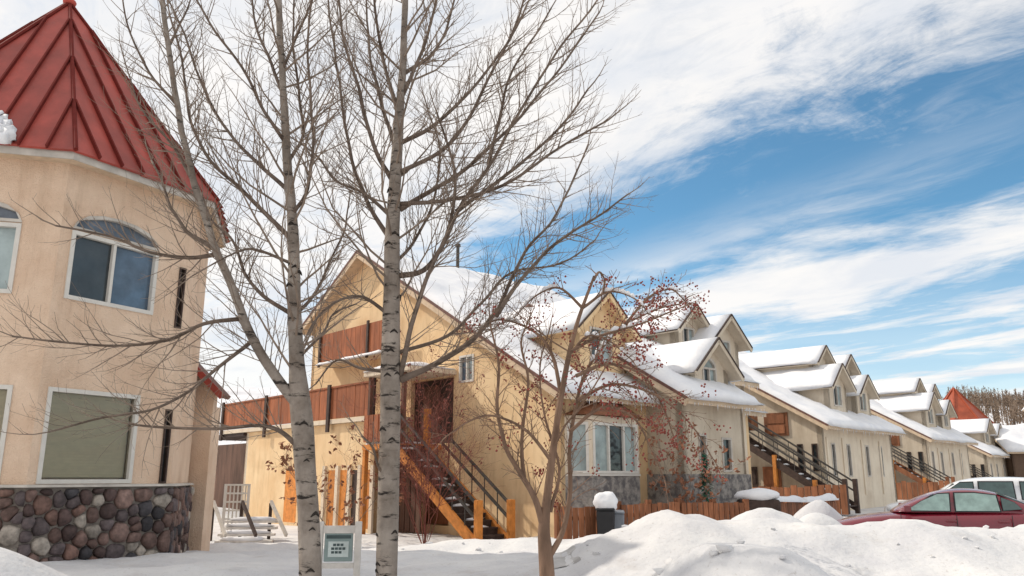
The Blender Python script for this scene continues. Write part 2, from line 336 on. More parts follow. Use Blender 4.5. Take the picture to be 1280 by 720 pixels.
# ------------------------------------------------------------------ terrain
CREST = [(560, 716), (660, 708), (700, 697), (740, 676), (780, 660), (810, 645), (835, 638), (870, 642), (905, 651), (940, 652), (990, 650), (1050, 656), (1095, 655), (1130, 647),
         (1160, 650), (1200, 659), (1240, 663), (1300, 661), (1400, 655), (1700, 655)]
def lerp(tab, x):
    if x <= tab[0][0]: return tab[0][1]
    for (x0, y0), (x1, y1) in zip(tab, tab[1:]):
        if x <= x1:
            k = (x-x0)/(x1-x0); k = k*k*(3-2*k); return y0+(y1-y0)*k
    return tab[-1][1]
CR = [(at(u, v, 11.3).x, at(u, v, 11.3).z) for u, v in CREST]
def sm(x, a, b):
    k = max(0, min(1, (x-a)/(b-a))); return k*k*(3-2*k)
def gs(x, y, cx, cy, sx, sy, rot=0.):
    dx, dy = x-cx, y-cy; c, s_ = cos(rot), sin(rot); u, v = dx*c+dy*s_, -dx*s_+dy*c
    return exp(-(u/sx)**2-(v/sy)**2)
def height(x, y, fine=True):
    yard = .52-.42*sm(y, 14, 20)                                     # the near yard lies above the road
    yard -= .5*sm(x, 3, 6)*(1-sm(y, 3, 8))*0
    z = yard
    if y > 30: z += .35*sm(y, 30, 45)*(1-sm(x-y*.62, -2, 8))
    z += .62*gs(x, y, -5.35, 8.4, .8, 1.1)+.12*gs(x, y, -4.5, 11.0, 3, .8)      # drift below the tower
    z += .30*gs(x, y, -.2, 17.4, 2.6, .55)+.22*gs(x, y, 2.4, 17.7, 1.0, .5)+.22*gs(x, y, -6.5, 19, 3.0, .9)+.2*gs(x, y, 1.8, 16.9, .6, .5)   # plough ridge at the stairs
    top = lerp(CR, x); k = exp(-((y-11.3)/(1.5 if y < 11.3 else 2.0))**2)
    z = max(z, z+(top-z)*k) if x > -1.5 else z
    z = max(z, z+(1.30-z)*min(1, 1.12*gs(x, y, 1.75, 6.35, 1.15, .55, -.86))) if x > -1 else z
    near_ = sm(y, 8.2, 9.4)*.75+.25
    for cx, cy, h, r in ((4.75, 15.6, 1.10, 1.2), (6.3, 17.2, 1.0, .8), (7.3, 19.8, 1.1, .9), (2.6, 15.8, .75, 1.0)):
        z = max(z, z+(h+.12-z)*gs(x, y, cx, cy, r, r*.8))
    z += .55*gs(x, y, 5.0, 20.6, 4.5, 1.2, .45)*0+.25*gs(x, y, 3.2, 21.5, 3.5, 2)+.25*gs(x, y, 12, 30, 5, 3)
    if fine:
        v = Vector((x, y, 0)); f = (1 if y < 40 else .3)*near_
        z += .05*noise.noise(v*.8)*f+.05*noise.noise(v*2.1+Vector((5, 1, 0)))*f+.022*noise.noise(v*5.3)*f+(.018*sm(x, .5, 2)*max(0, noise.noise(v*3.7+Vector((1, 1, 4))))**.6+.010*sm(x, .5, 2)*noise.noise(v*9))*f*(1-sm(y, 20, 30))
        m_ = max(0, k-.1) if x > 1 else 0
        z += .06*m_*noise.noise(v*1.4+Vector((2, 8, 1)))+.04*m_*(abs(noise.noise(v*3.1))-.5)+.018*m_*noise.noise(v*7.7)
    return z
def axis(lo, hi, f0, f1, step, grow):
    a = []; x = f0
    while x <= f1: a.append(x); x += step
    s_ = step; x = f1
    while x < hi: s_ *= grow; x += s_; a.append(x)
    s_ = step; x = f0
    while x > lo: s_ *= grow; x -= s_; a.insert(0, x)
    return a
XS = axis(-900, 900, -10, 14, .12, 1.12); YS = axis(-120, 1500, 3, 20, .12, 1.12)
mb = MB()
for y in YS:
    for x in XS: mb.v.append((x, y, height(x, y)))
nx = len(XS)
for j in range(len(YS)-1):
    for i in range(nx-1): mb.f.append((j*nx+i, j*nx+i+1, (j+1)*nx+i+1, (j+1)*nx+i))
g = mb.build('ground', 'ground_snow', None, True, 'structure')
rr = random.Random(77); mb = MB()
for k in range(70):
    t = rr.random()
    if t < .55: x = rr.uniform(.8, 9.5); y = rr.gauss(10.6, .9)
    elif t < .8: x = rr.gauss(1.5, .7); y = rr.gauss(6.6, .6)
    else: x = rr.uniform(-4, 3); y = rr.gauss(16.9, .4)
    r_ = rr.uniform(.012, .05)*rr.uniform(.6, 1.3); mb.blob((x, y, height(x, y)+r_*.25), r_, k, 1, (1.3, 1.1, .8), .5)
ch = mb.build('snow_chunks', 'ground_snow', None, False, 'stuff'); tag(ch, 'small broken lumps of ploughed snow scattered on the snow banks', 'snow')
# cleared drive between the small tree and the bank
mb = MB(); n = 40
for j in range(n+1):
    y = 10.6+j*.08
    for i in range(11):
        x = .42+.02*(y-10)+i*.042+.16*noise.noise(Vector((y*1.3, i > 5, 2)))*abs(i-5)/5
        mb.v.append((x, y, height(x, y)+.004))
for j in range(n):
    for i in range(10): mb.f.append((j*11+i, j*11+i+1, (j+1)*11+i+1, (j+1)*11+i))
mb.build('driveway', 'asphalt', None, True, 'structure')
# ------------------------------------------------------------------ corner tower house
TL = 2.55; AP = TL/2*(1+sqrt(2)); TR = TL/2/sin(pi/8); TC = Vector((-9.403, 15.143, 0)); A0 = radians(-30)
tower = empty('tower_house', TC, 0, 'tan stucco tower house with red metal pyramid roof and cobblestone base', 'house')
def facet(k):
    a = A0+k*pi/4; return Vector((cos(a), sin(a), 0)), Vector((-sin(a), cos(a), 0))
def corner(k, r):
    a = A0+(k-.5)*pi/4; return Vector((r*cos(a), r*sin(a), 0))
UP = Vector((0, 0, 1)); ZB, ZE, ZA = 1.65, 6.92, 11.6
for k in range(8):
    nn, tt = facet(k); O = nn*AP
    holes = []
    if k in (0, 7, 6):
        hl = rect(-1.12, .47, 1.72, 3.18) if k != 7 else rect(-.7, .9, 1.72, 3.18)
        u0, u1 = (-1.07, .54) if k != 7 else (-.95, .69)
        hu = rect(u0, u1, 4.65, 5.78); ha = arched(u0, u1, 5.83, 5.84, .34)
        holes = [hl, hu, ha]
        if k == 0: holes += [rect(1.04, 1.15, 1.72, 2.98), rect(1.04, 1.15, 4.5, 5.62)]
    wall('wall', 'stucco_tower', tower, rect(-TL/2, TL/2, ZB, ZE), holes, O, tt, UP, nn)
    if holes:
        w = window(tower, holes[0], O, tt, UP, nn, glass='interior')
        bpy.data.objects.remove([c for c in w.children if c.name.startswith('pane')][0])
        x0, x1 = holes[0][0][0], holes[0][1][0]
        nb = 30
        for i in range(nb):                          # slats of the drawn blind
            z = 1.80+i*(1.36/nb)
            p = O-nn*.13; MB().hexa([p+tt*(x0+.06)+UP*z-nn*.012, p+tt*(x1-.06)+UP*z-nn*.012, p+tt*(x1-.06)+UP*(z+.002)+nn*.0, p+tt*(x0+.06)+UP*(z+.002)+nn*.0,
                                 p+tt*(x0+.06)+UP*(z+.044)-nn*.004, p+tt*(x1-.06)+UP*(z+.044)-nn*.004, p+tt*(x1-.06)+UP*(z+.046)+nn*.008, p+tt*(x0+.06)+UP*(z+.046)+nn*.008]).build('blind_slat', 'blind', w)
        MB().add([O-nn*.05+tt*a+UP*b for a, b in holes[0]], [(0, 1, 2, 3)]).build('pane', 'clear_glass', w)
        if k != 7: window(tower, holes[1], O, tt, UP, nn, glass=['dark_glass', 'blue_glass', 'blue_glass'], mull=(-.3,))
        else: window(tower, holes[1], O, tt, UP, nn, glass=['pale_glass', 'pale_glass'], mull=(-.15,))
        window(tower, ha, O, tt, UP, nn, glass='slate_glass', frame='grey_trim', fw=.035)
        for h in holes[3:]: window(tower, h, O, tt, UP, nn, glass='dark_glass', frame='dark_wood', fw=.015)
    # base course of cobbles bedded in mortar
    a, b = corner(k, TR+.05), corner(k+1, TR+.05)
    MB().hexa([a*.9, b*.9, b, a, a*.9+UP*ZB, b*.9+UP*ZB, b+UP*ZB, a+UP*ZB]).build('footing', 'mortar', tower)
    a, b = corner(k, TR+.13), corner(k+1, TR+.13)
    MB().hexa([a*.95+UP*ZB, b*.95+UP*ZB, b+UP*(ZB+.004), a+UP*(ZB+.004), a*.95+UP*(ZB+.05), b*.95+UP*(ZB+.05), b*.992+UP*(ZB+.04), a*.992+UP*(ZB+.04)]).build('ledge', 'grey_trim', tower)
    # eave: soffit, fascia
    a, b = corner(k, TR+.32), corner(k+1, TR+.32); c, d = corner(k+1, TR-.1), corner(k, TR-.1)
    MB().hexa([a+UP*(ZE-.03), b+UP*(ZE-.03), c+UP*(ZE-.03), d+UP*(ZE-.03), a+UP*(ZE+.02), b+UP*(ZE+.02), c+UP*(ZE+.02), d+UP*(ZE+.02)]).build('soffit', 'soffit', tower)
    a2, b2 = corner(k, TR+.35), corner(k+1, TR+.35)
    MB().hexa([a+UP*(ZE-.06), b+UP*(ZE-.06), b2+UP*(ZE-.06), a2+UP*(ZE-.06), a+UP*(ZE+.09), b+UP*(ZE+.09), b2+UP*(ZE+.09), a2+UP*(ZE+.09)]).build('fascia', 'grey_trim', tower)
    # standing seam panels of the roof
    apx = UP*ZA; ea, eb = corner(k, TR+.42)+UP*(ZE+.07), corner(k+1, TR+.42)+UP*(ZE+.07)
    mid = (ea+eb)/2; up = (apx-mid); wl = (eb-ea).length; hh = up.length; up.normalize(); al = (eb-ea).normalized(); on = al.cross(up).normalized()
    if on.dot(nn) < 0: on = -on
    npan = 7; pw = wl/npan
    for i in range(npan):
        x0, x1 = -wl/2+i*pw, -wl/2+(i+1)*pw; L_ = lambda x: hh*(1-abs(x)/(wl/2))
        poly = [(x0, 0), (x1, 0)]
        if x0 < 0 < x1 and abs(x0+x1) < pw*.5: poly += [(x1, L_(x1)), (0, hh), (x0, L_(x0))]
        else: poly += [(x1, L_(x1)), (x0, L_(x0))]
        lift = R.uniform(0, .012)
        pts = [mid+al*x+up*y+on*(lift-.004 if x == x0 else lift+.004) for x, y in poly]
        pl = fixn(MB().prism(pts, -on*.04).build('roof_panel', 'red_metal', tower))
        if i and L_(x0) > .2:
            MB().bar(mid+al*x0-up*.02+on*.035, mid+al*x0+up*(L_(x0)-.05)+on*.035, .03, .07, on).build('seam', 'red_seam', pl)
    MB().tube([ea+on*.02, apx+on*.02], [.04, .04], 6).build('hip_cap', 'red_seam', tower)
MB().blob(UP*(ZA+.02), .14, 2, 2, (1, 1, .6), .1).build('roof_cap', 'red_metal', tower, True)
# cobbles: cells of a Voronoi diagram, each domed and rounded
def clip(poly, p, n):
    out = []
    for i in range(len(poly)):
        a, b = poly[i], poly[(i+1) % len(poly)]; da = (a[0]-p[0])*n[0]+(a[1]-p[1])*n[1]; db = (b[0]-p[0])*n[0]+(b[1]-p[1])*n[1]
        if da <= 0: out.append(a)
        if da*db < 0: t = da/(da-db); out.append((a[0]+(b[0]-a[0])*t, a[1]+(b[1]-a[1])*t))
    return out
def cobbles(parent, w, z0, z1, P, nrm, size, rr):
    seeds = []; tries = 0
    while tries < 1500:
        tries += 1; c = (rr.uniform(-w/2, w/2), rr.uniform(z0, z1)); m_ = size*rr.choice((.55, .7, .9, 1.15, 1.5))
        if all((c[0]-o[0])**2*.7+(c[1]-o[1])**2*1.25 > (m_*.5+o[2]*.5)**2 for o in seeds): seeds.append((*c, m_))
    for c in seeds:
        poly = [(-w/2, z0), (w/2, z0), (w/2, z1), (-w/2, z1)]
        for o in seeds:
            if o is c: continue
            dx, dy = o[0]-c[0], o[1]-c[1]; dd = sqrt(dx*dx+dy*dy)
            if dd > size*4: continue
            k = .5+.25*(c[2]-o[2])/(c[2]+o[2]); poly = clip(poly, (c[0]+dx*k, c[1]+dy*k), (dx, dy))
            if len(poly) < 3: break
        if len(poly) < 3: continue
        cx, cy = sum(p[0] for p in poly)/len(poly), sum(p[1] for p in poly)/len(poly)
        rad = []
        for i in range(12):
            a = 2*pi*i/12; d = (cos(a), sin(a)); best = 9
            for j in range(len(poly)):
                p, q_ = poly[j], poly[(j+1) % len(poly)]; ex, ey = q_[0]-p[0], q_[1]-p[1]; det = d[0]*ey-d[1]*ex
                if abs(det) < 1e-9: continue
                t = ((p[0]-cx)*ey-(p[1]-cy)*ex)/det
                if t > 0: best = min(best, t)
            rad.append(best)
        av = sum(rad)/12; rad = [min(r_, av*1.5)*.76+av*.16 for r_ in rad]; dep = rr.uniform(.05, .11)
        mb = MB(); ring = lambda f, h: [P(cx+cos(2*pi*i/12)*rad[i]*f, cy+sin(2*pi*i/12)*rad[i]*f)+nrm*h for i in range(12)]
        vs = ring(1, 0)+ring(1, dep*.35)+ring(.78, dep*.85)+[P(cx, cy)+nrm*dep]
        fs = [(i, (i+1) % 12, 12+(i+1) % 12, 12+i) for i in range(12)]+[(12+i, 12+(i+1) % 12, 24+(i+1) % 12, 24+i) for i in range(12)]+[(24+i, 24+(i+1) % 12, 36) for i in range(12)]
        fixn(mb.add(vs, fs).build('stone', 'stone%d' % rr.choice((0, 0, 1, 1, 2, 3, 4, 5, 6, 6)), parent, True))
for k in (-1, 0, 1):
    nn, tt = facet(k); ap2 = (TR+.05)*cos(pi/8)
    cobbles(tower, TL+.06, .30 if k else .34, ZB-.02, (lambda nn, tt: lambda x, z: nn*(ap2+.001)+tt*x+UP*z)(nn, tt), nn, .24, random.Random(40+k))
# snow still lying low on the roof
nn, tt = facet(-1); pm = (corner(-1, TR+.55)+corner(0, TR+.55))/2+UP*(ZE+.07); upv = (UP*ZA-pm).normalized()
mb = MB()
for i in range(14): mb.blob(pm+upv*(.10+.065*i)+tt*(.44-.03*i+.08*sin(i*2.3))+nn*.0, .12-.005*i, i, 2, (1, .9, .9), .5)
mb.build('roof_snow', 'snow', tower, True)
# lean-to behind the tower with its sloping roof
p0, p1 = at(240, 447, 17.4)-TC, at(285, 495, 17.4)-TC; xr = at(262, 560, 17.4).x-TC.x
sl_ = (p1.z-p0.z)/(p1.x-p0.x)
wall('lean_to_wall', 'stucco_tower', tower, [(-9.0-TC.x, 0), (xr, 0), (xr, p0.z-.15+sl_*(xr-p0.x)), (p0.x-.2, p0.z-.05)], [], (0, 17.4-TC.y, 0), (1, 0, 0), UP, (0, -1, 0))
MB().hexa([(xr-.22, 17.62-TC.y, 0), (xr-.003, 17.62-TC.y, 0), (xr-.003, 17.9-TC.y, 0), (xr-.22, 17.9-TC.y, 0), (xr-.22, 17.62-TC.y, 3.3), (xr-.003, 17.62-TC.y, 3.3), (xr-.003, 17.9-TC.y, 3.3), (xr-.22, 17.9-TC.y, 3.3)]).build('lean_to_wall', 'stucco_tower', tower)
slab(tower, (p1.x, 17.15-TC.y, p1.z), (p1.x, 17.6-TC.y, p1.z), (p0.x-.1, 17.6-TC.y, p0.z+.1), (p0.x-.1, 17.15-TC.y, p0.z+.1), .09, 'fascia', 'lean_to_roof')
slab(tower, (p1.x+.02, 17.1-TC.y, p1.z), (p1.x+.02, 17.14-TC.y, p1.z), (p0.x-.1, 17.14-TC.y, p0.z+.12), (p0.x-.1, 17.1-TC.y, p0.z+.12), .13, 'red_metal', 'rake_board')
# the rest of the house, left of the picture
MB().box(-9, -2.2, .5, 7, 0, 6.4).build('wing_wall', 'stucco_tower', tower)
slab(tower, (-9.4, .1, 6.35), (-2.0, .1, 6.35), (-2.0, 3.75, 8.6), (-9.4, 3.75, 8.6), .15, 'red_metal', 'wing_roof')
slab(tower, (-9.4, 7.4, 6.35), (-2.0, 7.4, 6.35), (-2.0, 3.75, 8.6), (-9.4, 3.75, 8.6), .15, 'red_metal', 'wing_roof')
# ------------------------------------------------------------------ row houses
X, Y, NX, NY = Vector((1, 0, 0)), Vector((0, 1, 0)), Vector((-1, 0, 0)), Vector((0, -1, 0))
def dormer(h, cx, y0, hw, ze, zp, plane, inv, wall_m, style, seed, t=.15):
    zb = plane(y0)-.12; O = (cx, y0, 0)
    pent = [(-hw, zb), (hw, zb), (hw, ze), (0, zp), (-hw, ze)]; wz = ze-zb
    hole = arched(-hw*.36, hw*.36, zb+wz*.28, ze-.02, hw*.34, 6) if style == 'arch' else rect(-hw*.42, hw*.42, zb+wz*.35, zb+wz*.35+min(1.15, wz*.62))
    wall('dormer_wall', wall_m, h, pent, [hole], O, X, UP, NY)
    zs = [p[1] for p in hole]
    window(h, hole, O, X, UP, NY, glass=['dark_glass', 'pale_glass'], fw=.05, mull=(0,), trans=((ze-.02,) if style == 'arch' else ()), frame='grey_trim')
    for sg in (-1, 1):
        x = cx+sg*hw; yi = inv(ze)+.1
        wall('dormer_cheek', wall_m, h, [(y0, zb), (yi, ze), (y0, ze)], [], (x, 0, 0), Y, UP, X*sg, .1)
        k = (zp-ze)/hw; ov = .28; e = ze-k*ov; xe = cx+sg*(hw+ov); yf = y0-.38
        A, B, C_, D_ = (xe, yf, e), (xe, inv(e)+.15, e), (cx, inv(zp)+.15, zp), (cx, yf, zp)
        slab(h, A, B, C_, D_, .09, wall_m, 'dormer_roof')
        MB().bar((xe, yf-.02, e-.08), (cx, yf-.02, zp-.08), .05, .15).build('rake_board', wall_m, h)
        MB().bar((xe, yf-.04, e+.015), (cx, yf-.04, zp+.015), .05, .05).build('drip_edge', 'dark_wood', h)
        MB().bar((xe+sg*.02, yf, e+.0), (xe+sg*.02, inv(e), e+.0), .05, .06).build('drip_edge', 'dark_wood', h)
        lift = Vector((0, 0, .01)); snow_slab(h, *(Vector(p)+lift for p in (A, B, C_, D_)), t=t, seed=seed+sg, over=.08, cell=.2)
def stair(h, x0, x1, yt, zt, yb, zb, sm_, tm, rm, n=14, rail=True):
    dy, dz = (yb-yt)/n, (zb-zt)/n
    for i in range(n):
        y = yt+dy*(i+.5); z = zt+dz*(i+1); t_ = MB().box(x0+.02, x1-.02, min(y-dy*.62, y+dy*.62), max(y-dy*.62, y+dy*.62), z-.05, z).build('tread', tm, h)
        MB().box(x0+.03, x1-.03, y-dy*.48-.012, y-dy*.48+.012, z-dz*0-.02, z-dz-.05).build('riser', tm, h)
        if i % 3 != 1:
            MB().blob(((x0+x1)/2+R.uniform(-.15, .15), y, z+.02), .26, i, 1, (1.3, .35, .22), .3).build('snow_patch', 'snow', t_, True)
    for x in (x0, x1):
        MB().bar((x, yt, zt-.16), (x, yb, zb-.12), .07, .3).build('stringer', sm_, h)
    if rail:
        for x in (x0, x1):
            for hh in (.95, .55): MB().bar((x, yt, zt+hh), (x, yb, zb+hh), .06, .07).build('handrail', rm, h)
            m_ = MB()
            for i in range(1, n//2):
                k = i/(n//2); y = yt+(yb-yt)*k; z = zt+(zb-zt)*k; m_.box(x-.012, x+.012, y-.012, y+.012, z, z+.93)
            m_.build('balusters', rm, h, kind='stuff')
            for y, z in ((yt, zt), (yb, zb)): bevel(MB().box(x-.09, x+.09, y-.09, y+.09, z-.35 if z < 1 else z-.2, z+1.1).build('newel_post', sm_, h), .02)
def main_roof(h, x0, x1, y0, yr, y1, plane, ze, zp, zr, seed, t=.32, snow=True, cell=.3):
    A, B, C_, D_ = (x0, y0, plane(y0)), (x1, y0, plane(y0)), (x1, yr, zp), (x0, yr, zp)
    slab(h, A, B, C_, D_, .16, 'soffit', 'roof')
    E_, F_ = (x0, y1, zr), (x1, y1, zr)
    slab(h, E_, F_, C_, D_, .16, 'soffit', 'roof')
    icicles(h, x0+.2, x1-.2, y0-.05, plane(y0)-.12, seed)
    for ya, za in ((y0, plane(y0)), (y1, zr)):
        MB().bar((x0-.02, ya, za-.14), (x0-.02, yr, zp-.14), .05, .2).build('rake_board', 'soffit', h)
        MB().bar((x0-.04, ya, za+.0), (x0-.04, yr, zp+.0), .05, .08).build('drip_edge', 'fascia', h)
    MB().bar((x0, y0-.02, plane(y0)-.09), (x1, y0-.02, plane(y0)-.09), .05, .16).build('eave_board', 'soffit', h)
    up = Vector((0, 0, .008))
    snow_slab(h, Vector(A)+up, Vector(B)+up, Vector(C_)+up, Vector(D_)+up, t, seed, over=.13, cell=cell)
    snow_slab(h, Vector(E_)+up, Vector(F_)+up, Vector(C_)+up, Vector(D_)+up, t, seed+.5, over=.1, cell=.5)
def door(h, O, ax, nrm, x0, x1, z0, z1, m='brown_wood', panels=True):
    O, ax, nrm = Vector(O), Vector(ax), Vector(nrm); P = lambda a, z, d: O+ax*a+UP*z+nrm*d
    d = fixn(MB().hexa([P(x0, z0, .005), P(x1, z0, .005), P(x1, z0, .06), P(x0, z0, .06), P(x0, z1, .005), P(x1, z1, .005), P(x1, z1, .06), P(x0, z1, .06)]).build('door', m, h))
    if panels:
        w, hh = x1-x0, z1-z0
        for a, b in ((.1, .46), (.54, .92)):
            fixn(MB().hexa([P(x0+w*.14, z0+hh*a, .061), P(x1-w*.14, z0+hh*a, .061), P(x1-w*.14, z0+hh*a, .085), P(x0+w*.14, z0+hh*a, .085), P(x0+w*.14, z0+hh*b, .061), P(x1-w*.14, z0+hh*b, .061), P(x1-w*.14, z0+hh*b, .085), P(x0+w*.14, z0+hh*b, .085)]).build('door_panel', m, d))
        MB().blob(P(x1-w*.08, z0+hh*.48, .1), .035, 1, 1, jit=0).build('door_handle', 'iron', d)
    return d
SLP = .575
# --- the nearest row house
h0 = empty('row_house', (1.32, 22, 0), radians(90-48), 'big cream row house with orange outdoor staircase and brown deck, behind the bare trees', 'house', 'row houses along the street')
pl0 = lambda y: 4.3+SLP*y; inv0 = lambda z: (z-4.3)/SLP
gh = [rect(3.75, 4.45, 4.72, 5.55), rect(4.75, 7.1, 2.86, 4.95), rect(4.9, 6.3, .35, 1.95)]
wall('gable_wall', 'stucco', h0, [(0, 0), (14.2, 0), (14.2, 7.75), (10.24, 10.0), (0, 4.2)], gh, (0, 0, 0), Y, UP, NX)
window(h0, gh[0], (0, 0, 0), Y, UP, NX, glass=['pale_glass', 'blue_glass'], mull=(4.1,))
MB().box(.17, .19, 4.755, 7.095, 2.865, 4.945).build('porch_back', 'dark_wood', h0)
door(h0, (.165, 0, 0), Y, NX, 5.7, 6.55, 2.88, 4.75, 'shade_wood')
door(h0, (.17, 0, 0), Y, NX, 4.95, 6.25, .38, 1.93, 'brown_wood')
MB().box(9.1, 9.3, 0, 14.2, 0, 4.2).build('end_wall', 'stucco', h0)
wall('end_gable', 'stucco', h0, [(0, 4.2), (14.2, 4.2), (14.2, 7.75), (10.24, 10.0), (0, 4.2001)], [], (9.3, 0, 0), Y, UP, X)
wall('back_wall', 'stucco', h0, rect(0, 9.3, 0, 7.75), [], (0, 14.2, 0), X, UP, Y)
def icicles(h, x0, x1, y, z, seed):
    rr = random.Random(seed); mb = MB(); x = x0
    while x < x1:
        x += rr.uniform(.05, .3); l_ = rr.uniform(.05, .26)*rr.random()**1.6+.03; mb.tube([(x, y, z), (x, y, z-l_)], [.014+.02*l_, .002], 5)
    mb.build('icicles', 'snow', h, True, 'stuff')
main_roof(h0, -.45, 9.6, -.5, 10.24, 14.6, pl0, 4.3, pl0(10.24), pl0(10.24)-(14.6-10.24)*SLP, 3, .22)
MB().tube([(4.1, 9.9, 9.8), (4.1, 9.9, 11.2)], [.07, .07], 8).tube([(4.1, 9.9, 11.18), (4.1, 9.9, 11.3)], [.12, .1], 8).build('vent_pipe', 'iron', h0)
# stairs, landing
stair(h0, -1.75, -.6, 5.3, 2.82, 1.35, .12, 'orange_wood', 'dark_wood', 'iron', 15)
fixn(MB().box(-1.8, -.01, 5.3, 7.15, 2.66, 2.82).build('landing', 'orange_wood', h0))
for y in (5.4, 7.05):
    for x in (-1.72,): MB().box(x-.07, x+.07, y-.07, y+.07, 0, 2.66).build('post', 'orange_wood', h0)
for i in range(6): MB().box(-1.79, -1.74, 5.42+i*.29, 5.66+i*.29, 2.9, 3.75).build('railing_board', 'rail_wood', h0)
snow_slab(h0, (-1.7, 5.35, 2.825), (-1.7, 7.1, 2.825), (-.2, 7.1, 2.825), (-.2, 5.35, 2.825), .08, 5, over=.0, cell=.15)
MB().box(-1.85, -.005, 4.6, 7.15, 4.99, 5.13).build('porch_roof', 'stucco_pale', h0)
snow_slab(h0, (-1.85, 4.6, 5.135), (-1.85, 7.15, 5.135), (-.05, 7.15, 5.135), (-.05, 4.6, 5.135), .12, 15, over=.03, cell=.2)
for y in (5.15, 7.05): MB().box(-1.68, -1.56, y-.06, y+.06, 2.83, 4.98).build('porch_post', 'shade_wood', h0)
for i in range(6): MB().box(-.70+.0, -.66, 5.42+i*.29, 5.66+i*.29, .15, 2.6).build('underside_shade_board', 'shade_wood', h0)  # dark boards added to give the deep shade under the landing
# lower wing with deck on top
opn = [rect(7.35, 7.85, .2, 2.05), rect(8.1, 8.5, .2, 2.05), rect(8.75, 9.28, .2, 2.05), rect(9.55, 10.1, .2, 2.05), rect(12.3, 13.3, .2, 2.1)]
wall('wing_wall', 'stucco', h0, rect(7.2, 17, 0, 3.62), opn, (-1.3, 0, 0), Y, UP, NX, .1)
wall('wing_side', 'stucco', h0, rect(-1.3, -.01, 0, 3.62), [], (0, 7.2, 0), X, UP, NY, .1)
for i, o in enumerate(opn): door(h0, (-1.24, 0, 0), Y, NX, o[0][0], o[1][0], .2, 2.05, 'dark_wood' if i == 1 else 'orange_wood', False)
for y in (7.2, 7.97, 8.62, 9.41, 10.3): MB().box(-1.38, -1.303, y-.09, y+.09, .05, 2.2).build('pilaster', 'stucco_pale', h0)
MB().box(-1.45, -.005, 7.0, 19.3, 3.63, 3.78).build('deck', 'stucco_pale', h0)
MB().box(-1.3, -1.1, 16.8, 17, 0, 3.6).build('wing_post', 'stucco_pale', h0)
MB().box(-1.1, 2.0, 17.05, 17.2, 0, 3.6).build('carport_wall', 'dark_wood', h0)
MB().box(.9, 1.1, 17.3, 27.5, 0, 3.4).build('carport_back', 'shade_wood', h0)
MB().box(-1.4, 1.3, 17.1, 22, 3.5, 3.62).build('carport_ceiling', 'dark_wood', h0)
n = 40
for i in range(n):
    y = 7.1+i*(12.1/n); MB().box(-1.44+R.uniform(-.006, .006), -1.40, y+.008, y+12.1/n-.008, 3.80, 4.86).build('railing_board', 'rail_wood', h0)
MB().box(-1.47, -1.37, 7.05, 19.3, 4.87, 4.93).build('railing_cap', 'rail_wood', h0)
for y in (7.1, 10.0, 15.0, 19.2): MB().box(-1.52, -1.45, y-.09, y+.09, 3.35, 5.0).build('railing_post', 'dark_wood', h0)
# upper balcony
MB().box(-.6, -.01, 7.9, 12.5, 6.0, 6.12).build('balcony_floor', 'stucco_pale', h0)
n = 14
for i in range(n):
    y = 7.95+i*(4.5/n); MB().box(-.6, -.56, y+.008, y+4.5/n-.008, 6.14, 7.2).build('balcony_board', 'rail_wood', h0)
for y in (7.95, 9.0, 12.45): MB().box(-.66, -.605, y-.06, y+.06, 5.95, 7.3).build('balcony_post', 'dark_wood', h0)
snow_slab(h0, (-.75, 7.9, 6.0), (-.75, 12.5, 6.0), (-.61, 12.5, 6.02), (-.61, 7.9, 6.02), .1, 8, over=.02, cell=.2)
# street front with bay window
wall('front_wall', 'stucco', h0, rect(0, 3.69, 0, 4.25), [], (0, 0, 0), X, UP, NY)
bay = [(.15, 0), (.55, -.6), (2.55, -.6), (2.95, 0)]
MB().prism([(a, b, 0) for a, b in bay], (0, 0, 1.84)).build('bay_base', 'stone_wall', h0)
MB().prism([(a, b*1.06, 1.845) for a, b in bay], (0, 0, .05)).build('bay_sill', 'white_frame', h0)
MB().prism([(a, b, 3.3) for a, b in bay], (0, 0, .15)).build('bay_head', 'stucco_pale', h0)
for i in range(3):
    a, b = Vector((*bay[i], 0)), Vector((*bay[i+1], 0)); d = (b-a); ln = d.length; d.normalize(); nn = Vector((d.y, -d.x, 0))
    hole = rect(.08, ln-.08, 1.92, 3.26)
    wall('bay_wall', 'stucco_pale', h0, rect(0, ln, 1.9, 3.3), [hole], a, d, UP, nn, .1)
    window(h0, hole, a, d, UP, nn, glass=['pale_glass', 'dark_glass', 'pale_glass'], mull=((ln*.36, ln*.68) if i == 1 else ()), fw=.06)
    mb = MB()                                        # curtains hang behind each light
    for k in range(8): mb.tube([a+d*(.14+k*(ln-.28)/7)-nn*.14+UP*1.95, a+d*(.14+k*(ln-.28)/7)-nn*.14+UP*3.22], [.04, .04], 6)
    mb.build('curtain', 'white_frame', h0)
nr = 10                                              # shingled arched hood over the bay
mb = MB()
for j in range(5):
    f = 1-j*.2
    for i in range(nr+1):
        a = pi*i/nr; mb.v.append((1.55-cos(a)*(1.55*(.35+.65*f)), -.02-sin(a)**.6*.78*f, 3.46+.62*sin(pi/2*(1-f))*(.35+.65*sin(a))))
for j in range(4):
    for i in range(nr): mb.f.append((j*11+i, j*11+i+1, (j+1)*11+i+1, (j+1)*11+i))
mb.build('bay_hood', 'brown_wood', h0, True)
dormer(h0, 2.5, .7, 1.15, 6.3, 7.35, pl0, inv0, 'stucco', 'rect', 11)
